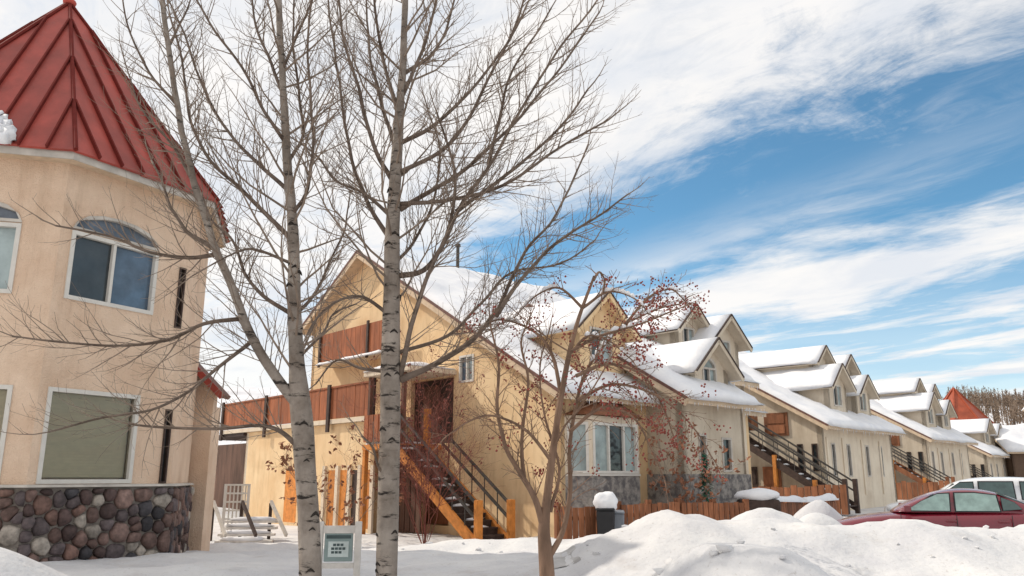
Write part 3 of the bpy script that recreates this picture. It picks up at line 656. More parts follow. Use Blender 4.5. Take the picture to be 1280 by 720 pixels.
# front wing that steps out towards the street
wx, wy = 3.69, -1.31
pl1 = lambda y: 4.3+SLP*(y-wy); inv1 = lambda z: (z-4.3)/SLP+wy
wall('wing_gable', 'stucco_row', h0, [(wy, 0), (4.69, 0), (4.69, 7.6), (wy, 4.15)], [], (wx, 0, 0), Y, UP, NX)
fh = [rect(1.95, 2.45, 1.98, 2.98), rect(.75, 1.15, 2.1, 3.05)]
wall('wing_front', 'stucco_row', h0, rect(0, 3.28, 0, 4.2), fh, (wx, wy, 0), X, UP, NY)
for hq in fh: window(h0, hq, (wx, wy, 0), X, UP, NY, glass='dark_glass', frame='grey_trim', fw=.05)
MB().box(wx-.06, wx+3.34, wy-.08, wy-.002, 0, 1.9).build('stone_base', 'stone_wall', h0)
MB().box(wx-.075, wx-.004, wy, .01, 0, 1.9).build('stone_base', 'stone_wall', h0)
MB().box(wx+3.16, wx+3.30, wy-.03, wy-.003, 1.9, 4.1).build('corner_board', 'stucco_pale', h0)
wall('wing_end', 'stucco_row', h0, [(wy, 0), (1.2, 0), (1.2, 5.6), (wy, 4.15)], [], (wx+3.28, 0, 0), Y, UP, X)
wall('rear_wing_front', 'stucco_row', h0, rect(0, 3.0, 0, 5.25), [], (wx+3.29, .5, 0), X, UP, NY)
wall('rear_wing_end', 'stucco_row', h0, [(.5, 0), (4.69, 0), (4.69, 7.6), (.5, 5.2)], [], (wx+6.29, 0, 0), Y, UP, X)
main_roof(h0, wx-.4, wx+3.65, wy-.5, 4.69, 6.5, pl1, 4.3, pl1(4.69), pl1(4.69)-1.81*SLP, 21, .22)
main_roof(h0, wx+3.66, wx+6.6, .1, 4.70, 6.5, pl1, 4.3, pl1(4.70), pl1(4.70)-1.8*SLP, 22, .22)
dormer(h0, wx+1.95, wy+.3, 1.0, 5.15, 6.05, pl1, inv1, 'stucco_row', 'arch', 31)
dormer(h0, wx+5.35, wy+1.95, .95, 6.65, 7.5, pl1, inv1, 'stucco_row', 'rect', 34)
dormer(h0, wx+3.9, wy+2.4, .8, 7.0, 7.75, pl1, inv1, 'stucco_row', 'rect', 37)
# --- the houses farther along, all of one plan
def row(o, th, Wd, seed, label, doorm='brown_wood', stm='dark_wood', upper=True):
    h = empty('row_house', o, radians(90-th), label, 'house', 'row houses along the street')
    pl = lambda y: 4.3+SLP*y; inv = lambda z: (z-4.3)/SLP; zr = pl(8.5)-3.5*SLP
    gh = [rect(3.1, 3.75, 3.92, 5.15), rect(.25, .5, 2.0, 3.2), rect(.95, 1.2, 2.0, 3.2)]
    wall('gable_wall', 'stucco_row', h, [(0, 0), (12, 0), (12, zr-.15), (8.5, pl(8.5)-.15), (0, 4.15)], gh, (0, 0, 0), Y, UP, NX)
    MB().box(.17, .19, 3.105, 3.745, 3.925, 5.145).build('porch_back', 'interior', h)
    door(h, (.165, 0, 0), Y, NX, 3.15, 3.7, 3.95, 5.1, doorm, False)
    for g_ in gh[1:]: window(h, g_, (0, 0, 0), Y, UP, NX, frame='dark_wood', fw=.04)
    door(h, (0, 0, 0), Y, NX, 1.55, 2.75, 3.62, 4.7, doorm); door(h, (0, 0, 0), Y, NX, 2.1, 3.0, .5, 2.2, doorm); door(h, (0, 0, 0), Y, NX, 3.3, 3.9, .5, 2.2, 'dark_wood')
    fh = [rect(.9+k, 1.3+k, 1.75, 3.25) for k in (0, 1.7, 3.9, 5.6)]
    wall('front_wall', 'stucco_pale', h, rect(0, Wd, 0, 4.2), fh, (0, 0, 0), X, UP, NY)
    for q_ in fh: window(h, q_, (0, 0, 0), X, UP, NY, frame='grey_trim', fw=.05)
    for x in (.45, 2.15, 4.35, 6.6): MB().box(x-.08, x+.08, -.05, -.002, .9, 3.5).build('pilaster', 'stucco_pale', h)
    wall('end_wall', 'stucco_row', h, [(0, 0), (12, 0), (12, zr-.15), (8.5, pl(8.5)-.15), (0, 4.15)], [], (Wd, 0, 0), Y, UP, X)
    wall('back_wall', 'stucco_row', h, rect(0, Wd, 0, zr-.15), [], (0, 12, 0), X, UP, Y)
    main_roof(h, -.45, Wd+.45, -.55, 8.5, 12.3, pl, 4.3, pl(8.5), zr-.15, seed, .22, cell=.3)
    dormer(h, 3.75, .7, 1.1, 6.25, 7.25, pl, inv, 'stucco_row', 'rect', seed+2); dormer(h, 6.85, .7, .95, 6.1, 6.95, pl, inv, 'stucco_row', 'rect', seed+4)
    if upper: dormer(h, 4.35, 1.7, .85, 7.6, 8.35, pl, inv, 'stucco_row', 'rect', seed+6); dormer(h, 7.4, 1.7, .8, 7.5, 8.2, pl, inv, 'stucco_row', 'rect', seed+8)
    MB().tube([(1.2, 7.6, 8.5), (1.2, 7.6, 9.5)], [.09, .09], 8).build('vent_pipe', 'iron', h)
    stair(h, -1.5, -.45, 3.6, 3.75, -1.5, .55, stm, 'dark_wood', 'iron', 15)
    MB().box(-1.55, -.005, 3.6, 5.2, 3.6, 3.75).build('landing', stm, h)
    for i in range(16):
        y = -1.7+i*.31; MB().box(-1.92, -1.88, y, y+.27, .2, 1.35+R.uniform(-.08, .08)).build('screen_board', 'brown_wood', h)
    for i in range(7):
        y = 3.4+i*.26; MB().box(-1.6, -1.57, y, y+.22, 3.55, 4.6).build('railing_board', 'shade_wood', h)
    for x, y in ((-1.45, 3.7), (-1.45, 5.1), (-1.52, 1.6), (-1.52, -.2)): MB().box(x-.08, x+.08, y-.08, y+.08, 0, 3.6 if y > 3 else (2.7 if y > 1 else 1.6)).build('post', 'orange_wood' if y < 3 else 'dark_wood', h)
    return h
row((14.1, 37, .1), 45, 8.3, 51, 'cream row house with four dormers and dark stairs, just beyond the nearest house')
row((26.4, 52, .2), 45, 8.5, 61, 'cream row house with reddish stairs, third along the street, behind the red car', 'brown_wood', 'brown_wood')
row((40.6, 70, -.3), 45, 7.2, 71, 'farthest cream row house, small, directly below the far red turret roof', upper=False)
# ------------------------------------------------------------------ trees
def smooth(pts, n=5):
    pts = [Vector(p) for p in pts]; out = []; P = [pts[0]*2-pts[1]]+pts+[pts[-1]*2-pts[-2]]
    for i in range(1, len(P)-2):
        for k in range(n):
            t = k/n; a, b, c, d = P[i-1], P[i], P[i+1], P[i+2]
            out.append(.5*((2*b)+(c-a)*t+(2*a-5*b+4*c-d)*t*t+(3*b-a-3*c+d)*t**3))
    out.append(pts[-1]); return out
RMIN = [.0016]
def sprout(mb, rr, p, d, ln, r, lvl, up=.25, side=4, dens=1., collect=None):
    n = 4 if lvl else 6; pts = [p.copy()]; q_ = p.copy(); d = d.normalized()
    for i in range(n):
        d = (d+Vector((rr.gauss(0, .13), rr.gauss(0, .13), rr.gauss(0, .10)+up*.35))).normalized(); q_ = q_+d*(ln/n); pts.append(q_)
    rad = [max(RMIN[0], r*(1-.8*i/n)) for i in range(n+1)]
    mb.tube(pts, rad, side if lvl < 2 else 3, False)
    if collect is not None: collect.append((pts[-1], d))
    if lvl < 2 and ln > .2:
        k = max(2, int(ln*(5.5 if lvl == 0 else 8)*dens))
        for j in range(k):
            t = .18+.8*(j+rr.random())/k; i = min(n-1, int(t*n)); a = pts[i].lerp(pts[i+1], t*n-i); dd = (pts[i+1]-pts[i]).normalized()
            ax = dd.orthogonal().normalized(); ax.rotate(Matrix.Rotation(rr.uniform(0, 2*pi), 3, dd)); nd = (dd*cos(.75)+ax*sin(.75)*rr.uniform(.7, 1.3)).normalized()
            sprout(mb, rr, a, nd, ln*rr.uniform(.25, .5)*(1-.45*t), rad[i]*.55, lvl+1, up, side, dens, collect)
def tree(name, label, base, trunk, limbs, D, seed, bark_m, limb_m, twig_m, w2r, extra, up=.3, dens=1., tl=1., rmin=.0016):
    """trunk: [(u, v, width)], limbs: [(w0, w1, depth drift, [(u, v), ...])]"""
    RMIN[0] = rmin; rr = random.Random(seed); t = empty(name, base, 0, label, 'tree', 'bare trees in the yard'); B = Vector(base)
    tp = [at(u, v, D+.0*i)-B for i, (u, v, w) in enumerate(trunk)]; tr = [w/1000*D/2*w2r for _, _, w in trunk]
    tp = [Vector((tp[0].x, tp[0].y, -.25))]+tp; tr = [tr[0]*1.25]+tr
    sp_ = smooth(tp, 5); nr_ = []
    for i in range(len(sp_)): 
        k = i/5; j = min(len(tr)-2, int(k)); nr_.append(tr[j]+(tr[j+1]-tr[j])*(k-j))
    pts2 = [p+Vector((noise.noise(p*1.3)*.02, noise.noise(p*1.3+Vector((9, 0, 0)))*.02, 0)) for p in sp_]
    nr_ = [r*(1+.09*noise.noise(p*3.1)) for r, p in zip(nr_, sp_)]
    tk = MB().tube(pts2, nr_, 14).build('trunk', bark_m, t, True)
    if bark_m == 'bark':
        for j in range(16):                          # old branch scars
            i = rr.randint(4, int(len(pts2)*.62)); az = rr.uniform(-pi*.95, -pi*.05); d_ = Vector((cos(az), sin(az), 0)); c = pts2[i]+d_*nr_[i]*.93+Vector((0, 0, rr.uniform(-.1, .1)))
            k = MB(); w_ = rr.uniform(.025, .05); tg = Vector((-sin(az), cos(az), 0))
            k.tube([c-tg*w_*1.2-Vector((0, 0, w_*.5)), c-tg*w_*.6+d_*.006, c+Vector((0, 0, w_*.35))+d_*.01, c+tg*w_*.6+d_*.006, c+tg*w_*1.2-Vector((0, 0, w_*.5))], [w_*.12, w_*.3, w_*.42, w_*.3, w_*.12], 6)
            k.build('knot', 'knot', tk, True)
    tw = MB(); ends = []; lp = []
    for (w0, w1, dr, path) in limbs:
        n = len(path); P = [at(u, v, D+dr*(i/(n-1))**1.2)-B for i, (u, v) in enumerate(path)]
        S = smooth(P, 5); m_ = len(S); rad = [max(.003, (w0+(w1-w0)*(i/(m_-1))**.7)/1000*D/2*w2r*.92) for i in range(m_)]
        S = [p+Vector((noise.noise(p*2.3)*.025, noise.noise(p*2.3+Vector((4, 4, 0)))*.025, 0))*min(1, i/3) for i, p in enumerate(S)]
        lp += [(S[i], rad[i], (S[i+1]-S[i]).normalized()) for i in range(m_//3, m_-1)]
        MB().tube(S, rad, 8).build('limb', bark_m if w0 > 16 else limb_m, t, True)
        ln = sum((S[i+1]-S[i]).length for i in range(m_-1)); k = int(ln*13*dens)
        for j in range(k):
            f = .12+.88*(j+rr.random())/k; i = min(m_-2, int(f*(m_-1))); a = S[i].lerp(S[i+1], f*(m_-1)-i); dd = (S[i+1]-S[i]).normalized()
            ax = dd.orthogonal().normalized(); ax.rotate(Matrix.Rotation(rr.uniform(0, 2*pi), 3, dd)); nd = (dd*cos(.7)+ax*sin(.7)).normalized()
            sprout(tw, rr, a, nd, tl*rr.uniform(.35, .95)*(1.15-.5*f)*min(1.2, .5+ln*.25), min(rad[i]*.5, .008), 1, up, 4, dens, ends)
        sprout(tw, rr, S[-1], (S[-1]-S[-2]), .5*tl, rad[-1], 1, up, 4, dens, ends)
    m_ = len(sp_)
    for j in range(extra[0]):                        # limbs that grow towards and away from the viewer
        f = extra[1]+(extra[2]-extra[1])*(j+rr.random())/extra[0]; i = min(m_-2, int(f*(m_-1))); a = sp_[i]; az = rr.uniform(0, 2*pi)
        nd = Vector((cos(az)*.9, sin(az), rr.uniform(.35, .9)))
        sprout(tw, rr, a, nd, rr.uniform(1.2, 2.6)*(1.2-.5*f), min(nr_[i]*.36, .016), 0, up, 5, dens, ends)
    tw.build('crown', twig_m, t, False, 'stuff')
    return t, ends, lp
D1 = 9.0
b1 = Vector((at(388, 725, D1).x, D1, height(at(388, 725, D1).x, D1)))
tree('aspen_tree', 'tall bare tree with a forked dark trunk, left of the signboard post', b1,
     [(388, 725, 31), (385, 640, 30), (380, 570, 30), (375, 505, 32), (371, 450, 22), (368, 380, 20), (366, 300, 17), (360, 210, 14), (354, 110, 11), (349, 20, 10), (343, -90, 7), (340, -180, 4)],
     [(20, 7, -.5, [(374, 508), (345, 472), (312, 415), (280, 335), (250, 255), (228, 165), (212, 70), (200, -40), (192, -120)]),
      (9, 3, -.8, [(272, 318), (235, 322), (190, 316), (140, 296), (70, 282)]),
      (9, 3, .6, [(268, 310), (235, 290), (215, 262), (205, 235), (190, 200)]),
      (8, 2.5, -.9, [(303, 398), (255, 405), (210, 425), (150, 432), (80, 428), (15, 420)]),
      (8, 2.5, -1.0, [(317, 424), (298, 440), (270, 462), (235, 490), (190, 512), (130, 522), (60, 540)]),
      (9, 3, -.6, [(374, 560), (352, 540), (325, 532), (270, 536), (200, 534), (160, 530)]),
      (8, 3, .8, [(368, 395), (330, 370), (305, 340), (290, 300), (265, 275), (250, 240)]),
      (9, 3, -.7, [(365, 300), (335, 270), (300, 235), (262, 200), (238, 150), (230, 90), (212, 20)]),
      (8, 3, .9, [(362, 240), (325, 205), (285, 165), (250, 100), (225, 30), (195, -30)]),
      (7, 3, -.9, [(358, 180), (330, 140), (310, 95), (270, 40), (240, -10)]),
      (7, 3, .5, [(355, 120), (335, 70), (318, 20), (310, -60)]),
      (7, 2.5, 1.0, [(368, 395), (395, 365), (410, 330), (430, 290), (436, 250)]),
      (8, 3, -.8, [(364, 270), (385, 235), (392, 180), (388, 120), (385, 40), (392, -40)]),
      (7, 3, .7, [(360, 205), (378, 165), (372, 100), (366, 30), (372, -60)]),
      (6, 2.5, -.6, [(352, 90), (372, 40), (395, -10), (410, -60)]),
      (6, 2.5, .9, [(371, 450), (400, 420), (418, 392), (446, 380)]),
      (6, 2, -.5, [(366, 330), (320, 312), (290, 318), (240, 345)]),
      (6, 2, .4, [(240, 225), (215, 180), (175, 130), (150, 60)]),
      (6, 2, -.7, [(220, 130), (185, 90), (160, 30), (150, -30)]),
      (6, 2, .5, [(210, 60), (230, 20), (250, -30)])],
     D1, 11, 'bark', 'limb_bark', 'twig', .85, (26, .38, .98))
D2 = 9.3
b2 = Vector((at(483, 725, D2).x, D2, height(at(483, 725, D2).x, D2)))
tree('aspen_tree', 'tall bare tree with a straight pale trunk, right of the signboard post', b2,
     [(483, 725, 30), (485, 640, 31), (487, 560, 30), (488, 480, 30), (489, 400, 26), (490, 320, 24), (493, 240, 20), (498, 165, 16), (503, 90, 12), (506, 10, 10), (509, -80, 7), (510, -170, 4)],
     [(11, 3, -.6, [(496, 345), (530, 338), (553, 305), (578, 255), (615, 200), (655, 130), (700, 60), (745, 5)]),
      (12, 3, .7, [(500, 475), (545, 455), (590, 425), (625, 380), (655, 315), (695, 268), (735, 180)]),
      (10, 3, -.8, [(500, 470), (512, 420), (532, 350), (560, 285), (570, 225), (562, 190), (545, 140)]),
      (9, 3, .9, [(620, 395), (650, 350), (700, 300), (745, 272), (785, 243)]),
      (9, 3, -.5, [(570, 265), (610, 235), (650, 205), (700, 160), (735, 112)]),
      (10, 3, .6, [(500, 262), (540, 238), (590, 205), (650, 145), (700, 85), (750, 15)]),
      (9, 3, -.9, [(500, 255), (560, 250), (630, 232), (690, 190), (760, 150)]),
      (9, 3, .8, [(502, 178), (545, 155), (590, 112), (630, 60), (665, -5)]),
      (9, 3, -.7, [(500, 215), (550, 190), (585, 150), (612, 95), (650, 20), (665, -40)]),
      (8, 3, .6, [(505, 92), (540, 68), (562, 25), (575, -40)]),
      (8, 3, -.6, [(503, 120), (530, 60), (545, 0), (560, -60)]),
      (9, 3, .7, [(488, 300), (462, 260), (440, 200), (428, 130), (418, 60), (408, -20)]),
      (9, 3, -.8, [(490, 225), (466, 180), (447, 110), (430, 50), (420, -30)]),
      (8, 3, .5, [(494, 185), (475, 120), (462, 60), (455, -30)]),
      (8, 3, -.6, [(498, 140), (480, 80), (470, 20), (468, -60)]),
      (7, 2.5, .9, [(488, 270), (455, 242), (420, 225), (390, 190), (345, 160)]),
      (7, 2.5, -.9, [(488, 395), (455, 372), (425, 375), (400, 392), (385, 420)]),
      (7, 2.5, .5, [(486, 465), (450, 460), (420, 450), (395, 480)]),
      (6, 2.5, -.4, [(486, 600), (475, 585), (466, 560), (452, 545)]),
      (7, 2.5, 1.0, [(492, 330), (520, 300), (545, 240), (548, 180), (530, 120)]),
      (7, 2.5, -1.0, [(610, 205), (625, 150), (640, 90), (690, 10)]),
      (7, 2.5, .8, [(500, 440), (560, 420), (600, 380), (640, 340), (700, 330), (745, 300)])],
     D2, 23, 'bark', 'limb_bark', 'twig', .85, (26, .42, .98))
D3 = 9.6
b3 = Vector((at(684, 725, D3).x, D3, height(at(684, 725, D3).x, D3)))
bt, ends, lp = tree('berry_tree', 'small many-stemmed bare tree with dark red berries and snow on its branches', b3,
     [(684, 725, 24), (682, 690, 22), (680, 660, 18), (684, 620, 13), (692, 560, 11), (700, 500, 10), (712, 440, 8), (728, 385, 6), (742, 345, 4)],
     [(13, 3, -.4, [(681, 665), (668, 625), (648, 588), (630, 555), (622, 500), (624, 450), (612, 405)]),
      (11, 3, .5, [(684, 700), (702, 668), (712, 620), (712, 560), (722, 500), (742, 450), (778, 408), (822, 386), (850, 380)]),
      (8, 2.5, -.6, [(655, 600), (652, 550), (660, 480), (650, 430), (660, 400)]),
      (8, 2.5, .7, [(702, 500), (690, 440), (660, 410), (620, 400), (590, 420)]),
      (7, 2.5, -.7, [(712, 440), (750, 420), (800, 405), (850, 385)]),
      (7, 2.5, .6, [(720, 470), (760, 455), (800, 468), (825, 500), (842, 545)]),
      (7, 2, -.4, [(712, 540), (750, 510), (790, 520), (815, 560), (830, 600)]),
      (7, 2, .9, [(722, 500), (770, 480), (830, 500), (870, 540), (892, 575)]),
      (7, 2, -.8, [(692, 580), (660, 540), (620, 520), (590, 525), (560, 545)]),
      (6, 2, .4, [(728, 385), (700, 360), (670, 370), (640, 400)]),
      (6, 2, -.5, [(728, 385), (760, 365), (790, 372), (815, 395)]),
      (6, 2, .6, [(742, 350), (748, 340), (756, 352), (752, 372)]),
      (6, 2, -.6, [(715, 440), (735, 420), (760, 425), (790, 450)]),
      (6, 2, .8, [(782, 405), (810, 372), (840, 362), (862, 385)]),
      (7, 2, .3, [(688, 640), (698, 585), (680, 520), (676, 460), (690, 400)])],
     D3, 31, 'berry_bark', 'berry_bark', 'berry_bark', .78, (3, .5, .85), up=.0, dens=1.05, tl=.62, rmin=.0028)
rr = random.Random(5); bb = MB(); sn = MB(); lf = MB()
for p, d in ends:
    w = p+b3; u_ = w.x/w.y
    uu, vv = 640+1000*w.x/(w.y*.973), w.z
    dens_ = .05+.30*exp(-((uu-790)/55)**2-((vv-3.1)/.45)**2)+.22*exp(-((uu-850)/45)**2-((vv-2.2)/.6)**2)+.2*exp(-((uu-840)/45)**2-((vv-4.0)/.3)**2)
    if rr.random() < dens_:
        c = p.copy()
        for k in range(rr.randint(6, 14)): bb.blob(c+Vector((rr.gauss(0, .05), rr.gauss(0, .05), rr.gauss(-.03, .045))), rr.uniform(.009, .016), k, 1, jit=.1)
bb.build('berries', 'berry', bt, True, 'stuff')
for p, r_, d_ in lp:                                 # snow lying along the upper limbs
    w = p+b3
    if w.z > 3.2 and abs(d_.z) < .85 and rr.random() < .62:
        l_ = rr.uniform(.03, .075); a = atan2(d_.y, d_.x); c = p+Vector((0, 0, r_*.8)); o = d_*l_
        sn.tube([c-o, c-o*.5+Vector((0, 0, .012)), c+Vector((0, 0, .02)), c+o*.5+Vector((0, 0, .012)), c+o], [.006, r_*.9+.010, r_*.9+.018, r_*.9+.010, .006], 7)
sn.build('snow_clumps', 'snow', bt, True, 'stuff')
# dried leaf clusters on thin shrubs
def shrub(label, base, hgt, spread, seed, m_tw, m_lf, nst, leaves, lsize, up=.2):
    rr = random.Random(seed); t = empty('shrub', base, 0, label, 'shrub'); tw = MB(); ends = []
    for k in range(nst):
        az = rr.uniform(0, 2*pi); nd = Vector((cos(az)*spread, sin(az)*spread, 1)); sprout(tw, rr, Vector((cos(az)*.05, sin(az)*.05, -.1)), nd, hgt*rr.uniform(.75, 1.1), .014, 0, up, 4, .8, ends)
    tw.build('stems', m_tw, t, False, 'stuff'); lv = MB()
    for p, d in ends:
        if rr.random() < leaves:
            for k in range(3):
                o = p+Vector((rr.gauss(0, .05), rr.gauss(0, .05), rr.gauss(-.03, .04))); a = Vector((rr.gauss(0, 1), rr.gauss(0, 1), rr.gauss(0, 1))).normalized(); b_ = a.orthogonal().normalized()
                lv.add([o-a*lsize, o+b_*lsize*.5, o+a*lsize, o-b_*lsize*.5+a.cross(b_)*lsize*.3], [(0, 1, 2, 3)])
    lv.build('leaves', m_lf, t, False, 'stuff'); return t
def gp(u, Y): x = at(u, 640, Y).x; return Vector((x, Y, height(x, Y)))
shrub('shrub with dried brown leaves before the cream garage wall', gp(428, 22), 3.4, .5, 3, 'twig', 'dry_leaf', 4, .3, .075)
shrub('reddish twiggy shrub growing beside the orange staircase landing', gp(532, 22.2), 4.9, .22, 4, 'bush', 'bush', 12, .10, .05)
shrub('dried brown shrub before the green door of the stepped-out wing', gp(848, 21.9), 3.0, .5, 8, 'twig', 'dry_leaf', 5, .4, .08)
# ------------------------------------------------------------------ signboard
sx = at(423, 690, 10.4).x; sb = empty('signboard', (sx, 10.4, height(sx, 10.4)), radians(4), 'small white framed notice board on two posts between the tall trees', 'sign')
g0 = -height(sx, 10.4); zt, zc, zb_ = at(423, 655, 10.4).z+g0, at(423, 668, 10.4).z+g0, at(423, 705, 10.4).z+g0
for x in (-.235, .235): bevel(MB().box(x-.04, x+.04, -.04, .04, -.3, zt+.03).build('post', 'sign_post', sb), .01)
MB().box(-.193, .193, -.03, .03, zt-.11, zt-.02).build('top_rail', 'sign_post', sb)
MB().box(-.193, .193, -.03, .03, zb_-.05, zb_+.01).build('bottom_rail', 'sign_post', sb)
bd = bevel(MB().box(-.175, .175, -.022, .012, zb_+.03, zc+.02).build('board', 'sign_face', sb), .008)
hb = zc+.02-zb_-.03
MB().box(-.125, .125, -.028, -.0225, zb_+.03+hb*.16, zb_+.03+hb*.70).build('notice', 'sign_light', bd)
MB().box(-.15, .15, -.028, -.0225, zb_+.03+hb*.80, zb_+.03+hb*.92).build('heading', 'sign_dark', bd)
for i in range(3):                                   # too small in the photograph to read: worn print in three short rows
    for j in range(4 if i == 1 else 3):
        x = -.085+j*.045+(i == 2)*.02; z = zb_+.03+hb*(.28+.13*i); MB().box(x, x+.036, -.0305, -.0285, z, z+hb*.085).build('print_mark', 'sign_dark', bd)
# ------------------------------------------------------------------ fences
def fence(label, p0, p1, top0, top1, hgt, m='fence_wood', cap=False, bw=.14, posts=3, first=None):
    p0, p1 = Vector(p0), Vector(p1); d = p1-p0; ln = d.length; a = atan2(d.y, d.x)
    t = empty('fence', (p0.x, p0.y, 0), a, label, 'fence', 'low wooden fences before the houses'); n = int(ln/(bw+.02)); me = None
    for i in range(n):
        x = (i+.5)*ln/n; z = top0+(top1-top0)*i/n
        if i % 6 == 0 or me is None:
            b_ = MB().box(-bw/2, bw/2, -.012, .012, -hgt, 0).build('slat', m, t); me = b_.data
        else: b_ = bpy.data.objects.new('slat', me); COL.objects.link(b_); b_.parent = t
        b_.location = (x, 0, z+R.uniform(-.02, .02)); b_.rotation_euler = (0, R.gauss(0, .012), R.gauss(0, .03))
    for f in (.25, .8): MB().bar((0, .035, top0-hgt*f), (ln, .035, top1-hgt*f), .04, .09).build('rail', m, t)
    for i in range(posts):
        x = i*ln/(posts-1); z = top0+(top1-top0)*i/(posts-1); MB().box(x-.06, x+.06, .06, .18, 0, z+.08).build('post', first if (first and i == 0) else m, t)
    if cap: snow_slab(t, (0, -.1, top0+.02), (ln, -.1, top1+.02), (ln, .16, top1+.02), (0, .16, top0+.02), .16, ln, over=.0, cell=.15)
    return t
F = lambda u, v, Y: at(u, v, Y)
a, b = F(700, 634, 19.0), F(752, 634, 19.5); fence('short wooden slat fence between the berry tree and the snow-capped bin', a, b, a.z, b.z, 1.0, posts=2)
a, b = F(776, 631, 19.6), F(850, 627, 20.3); fence('wooden slat fence just right of the bins, below the bay window', a, b, a.z, b.z, 1.0)
a, b = F(851, 628, 20.3), F(936, 628, 21.3); fence('orange brown slat fence below the stepped-out wing, behind the snow bank', a, b, a.z, b.z, 1.0)
a, b = F(962, 628, 22.5), F(1004, 629, 24.5); fence('low fence capped with snow, left half, under the dark stairs', a, b, a.z, b.z, .9, 'brown_wood', True, posts=2)
a, b = F(1005, 629, 24.6), F(1045, 626, 26.5); fence('low fence capped with snow, right half, near the foot of the dark stairs', a, b, a.z, b.z, .9, 'brown_wood', True, posts=2)
# bins and the snow-topped grill
def bin_(u, Y, zt, w, m, snow, label):
    x = at(u, 640, Y).x; z0 = height(x, Y); t = empty('wheeled_bin', (x, Y, z0), radians(R.uniform(-15, 15)), label, 'bin', 'bins at the fence gap'); h = zt-z0
    bevel(MB().hexa([(-w*.42, -w*.42, .05), (w*.42, -w*.42, .05), (w*.42, w*.42, .05), (-w*.42, w*.42, .05), (-w/2, -w/2, h-.07), (w/2, -w/2, h-.07), (w/2, w/2, h-.07), (-w/2, w/2, h-.07)]).build('body', m, t), .03)
    bevel(MB().hexa([(-w*.54, -w*.56, h-.069), (w*.54, -w*.56, h-.069), (w*.54, w*.54, h-.069), (-w*.54, w*.54, h-.069), (-w*.5, -w*.52, h-.02), (w*.5, -w*.52, h-.02), (w*.5, w*.5, h+.02), (-w*.5, w*.5, h+.02)]).build('lid', m, t), .02)
    for sx_ in (-1, 1): MB().tube([(sx_*w*.45, w*.45, .09), (sx_*w*.53, w*.45, .09)], [.09, .09], 14).build('wheel', 'rubber', t)
    MB().bar((-w*.4, w*.6, h-.05), (w*.4, w*.6, h-.05), .03, .03).build('handle', m, t)
    if snow: MB().blob((0, 0, h+.12), .27, 3, 3, (1.05, .95, .85), .15).build('snow_cap', 'snow', t, True)
bin_(757, 19.2, at(757, 634, 19.2).z, .42, 'black_plastic', True, 'black bin with a rounded cap of snow in the fence gap')
bin_(771, 19.55, at(771, 638, 19.55).z, .34, 'grey_plastic', False, 'grey lidded bin without snow, right of the snow-capped bin')
x = at(948, 630, 22).x; z0 = height(x, 22); zt = at(948, 624, 22).z-z0
gt = empty('grill', (x, 22, z0), 0, 'covered grill with a flat cap of snow beside the low fence', 'grill')
bevel(MB().box(-.52, .52, -.28, .28, zt-.35, zt-.0).build('body', 'dark_wood', gt), .08, 3)
for sx_ in (-1, 1):
    for sy in (-1, 1): MB().box(sx_*.42-.03, sx_*.42+.03, sy*.2-.03, sy*.2+.03, -.05, zt-.36).build('leg', 'iron', gt)
MB().blob((0, 0, zt+.1), .6, 4, 3, (1, .55, .3), .1).build('snow_cap', 'snow', gt, True)
x = at(882, 600, 22).x; fb = empty('potted_spruce', (x, 22, height(x, 22)), 0, 'small dark green conifer standing at the stone base of the wing', 'shrub')
mb = MB(); rr = random.Random(9)
for k in range(420):
    z = rr.random()**.8*1.9; r_ = .30*(1-z/2.0); a = rr.uniform(0, 2*pi); p = Vector((cos(a)*r_*rr.uniform(.3, 1), sin(a)*r_*rr.uniform(.3, 1), z+.3)); o = Vector((cos(a), sin(a), -.4))*.12
    s_ = Vector((-sin(a), cos(a), 0))*.03; mb.add([p-s_, p+s_, p+o+s_*.3, p+o-s_*.3], [(0, 1, 2, 3)])
mb.build('crown', 'green_door', fb, False, 'stuff'); MB().tube([(0, 0, -.1), (0, 0, 2.1)], [.05, .01], 6).build('trunk', 'twig', fb)
# white lattice panel and wooden steps left of the near house
lx = at(296, 620, 24.5); lt = empty('lattice_panel', (lx.x, 24.5, height(lx.x, 24.5)), radians(10), 'white lattice panel leaning below the end of the brown deck', 'panel')
zt = at(296, 605, 24.5).z-height(lx.x, 24.5)
for x in (-.33, .33): MB().box(x-.04, x+.04, -.03, .03, -.1, zt).build('upright', 'white_frame', lt)
for i in range(6): MB().box(-.29, .29, -.02, .02, .25+i*(zt-.3)/5, .30+i*(zt-.3)/5).build('crosspiece', 'white_frame', lt)
for i in range(5): MB().box(-.22+i*.11, -.18+i*.11, .021, .04, .2, zt-.04).build('lath', 'white_frame', lt)
st_ = empty('wooden_steps', (at(305, 660, 22.5).x, 22.5, height(at(305, 660, 22.5).x, 22.5)), radians(5), 'short snowy pale wooden steps with sloping handrails below the deck end', 'steps')
for i in range(4):
    t_ = MB().box(-.75, .75, .26*i, .26*i+.27, .16*i, .16*i+.06).build('tread', 'sign_post', st_); MB().blob((0, .26*i+.13, .16*i+.09), .6, i, 2, (1.1, .22, .12), .2).build('snow_patch', 'snow', t_, True)
for x in (-.8, 0, .8):
    MB().bar((x-.35, 1.1, 1.05), (x+.35, -.1, .2), .07, .09).build('handrail', 'grey_trim' if x else 'dark_wood', st_); MB().box(x-.39, x-.31, 1.06, 1.14, -.1, 1.0).build('post', 'dark_wood', st_)
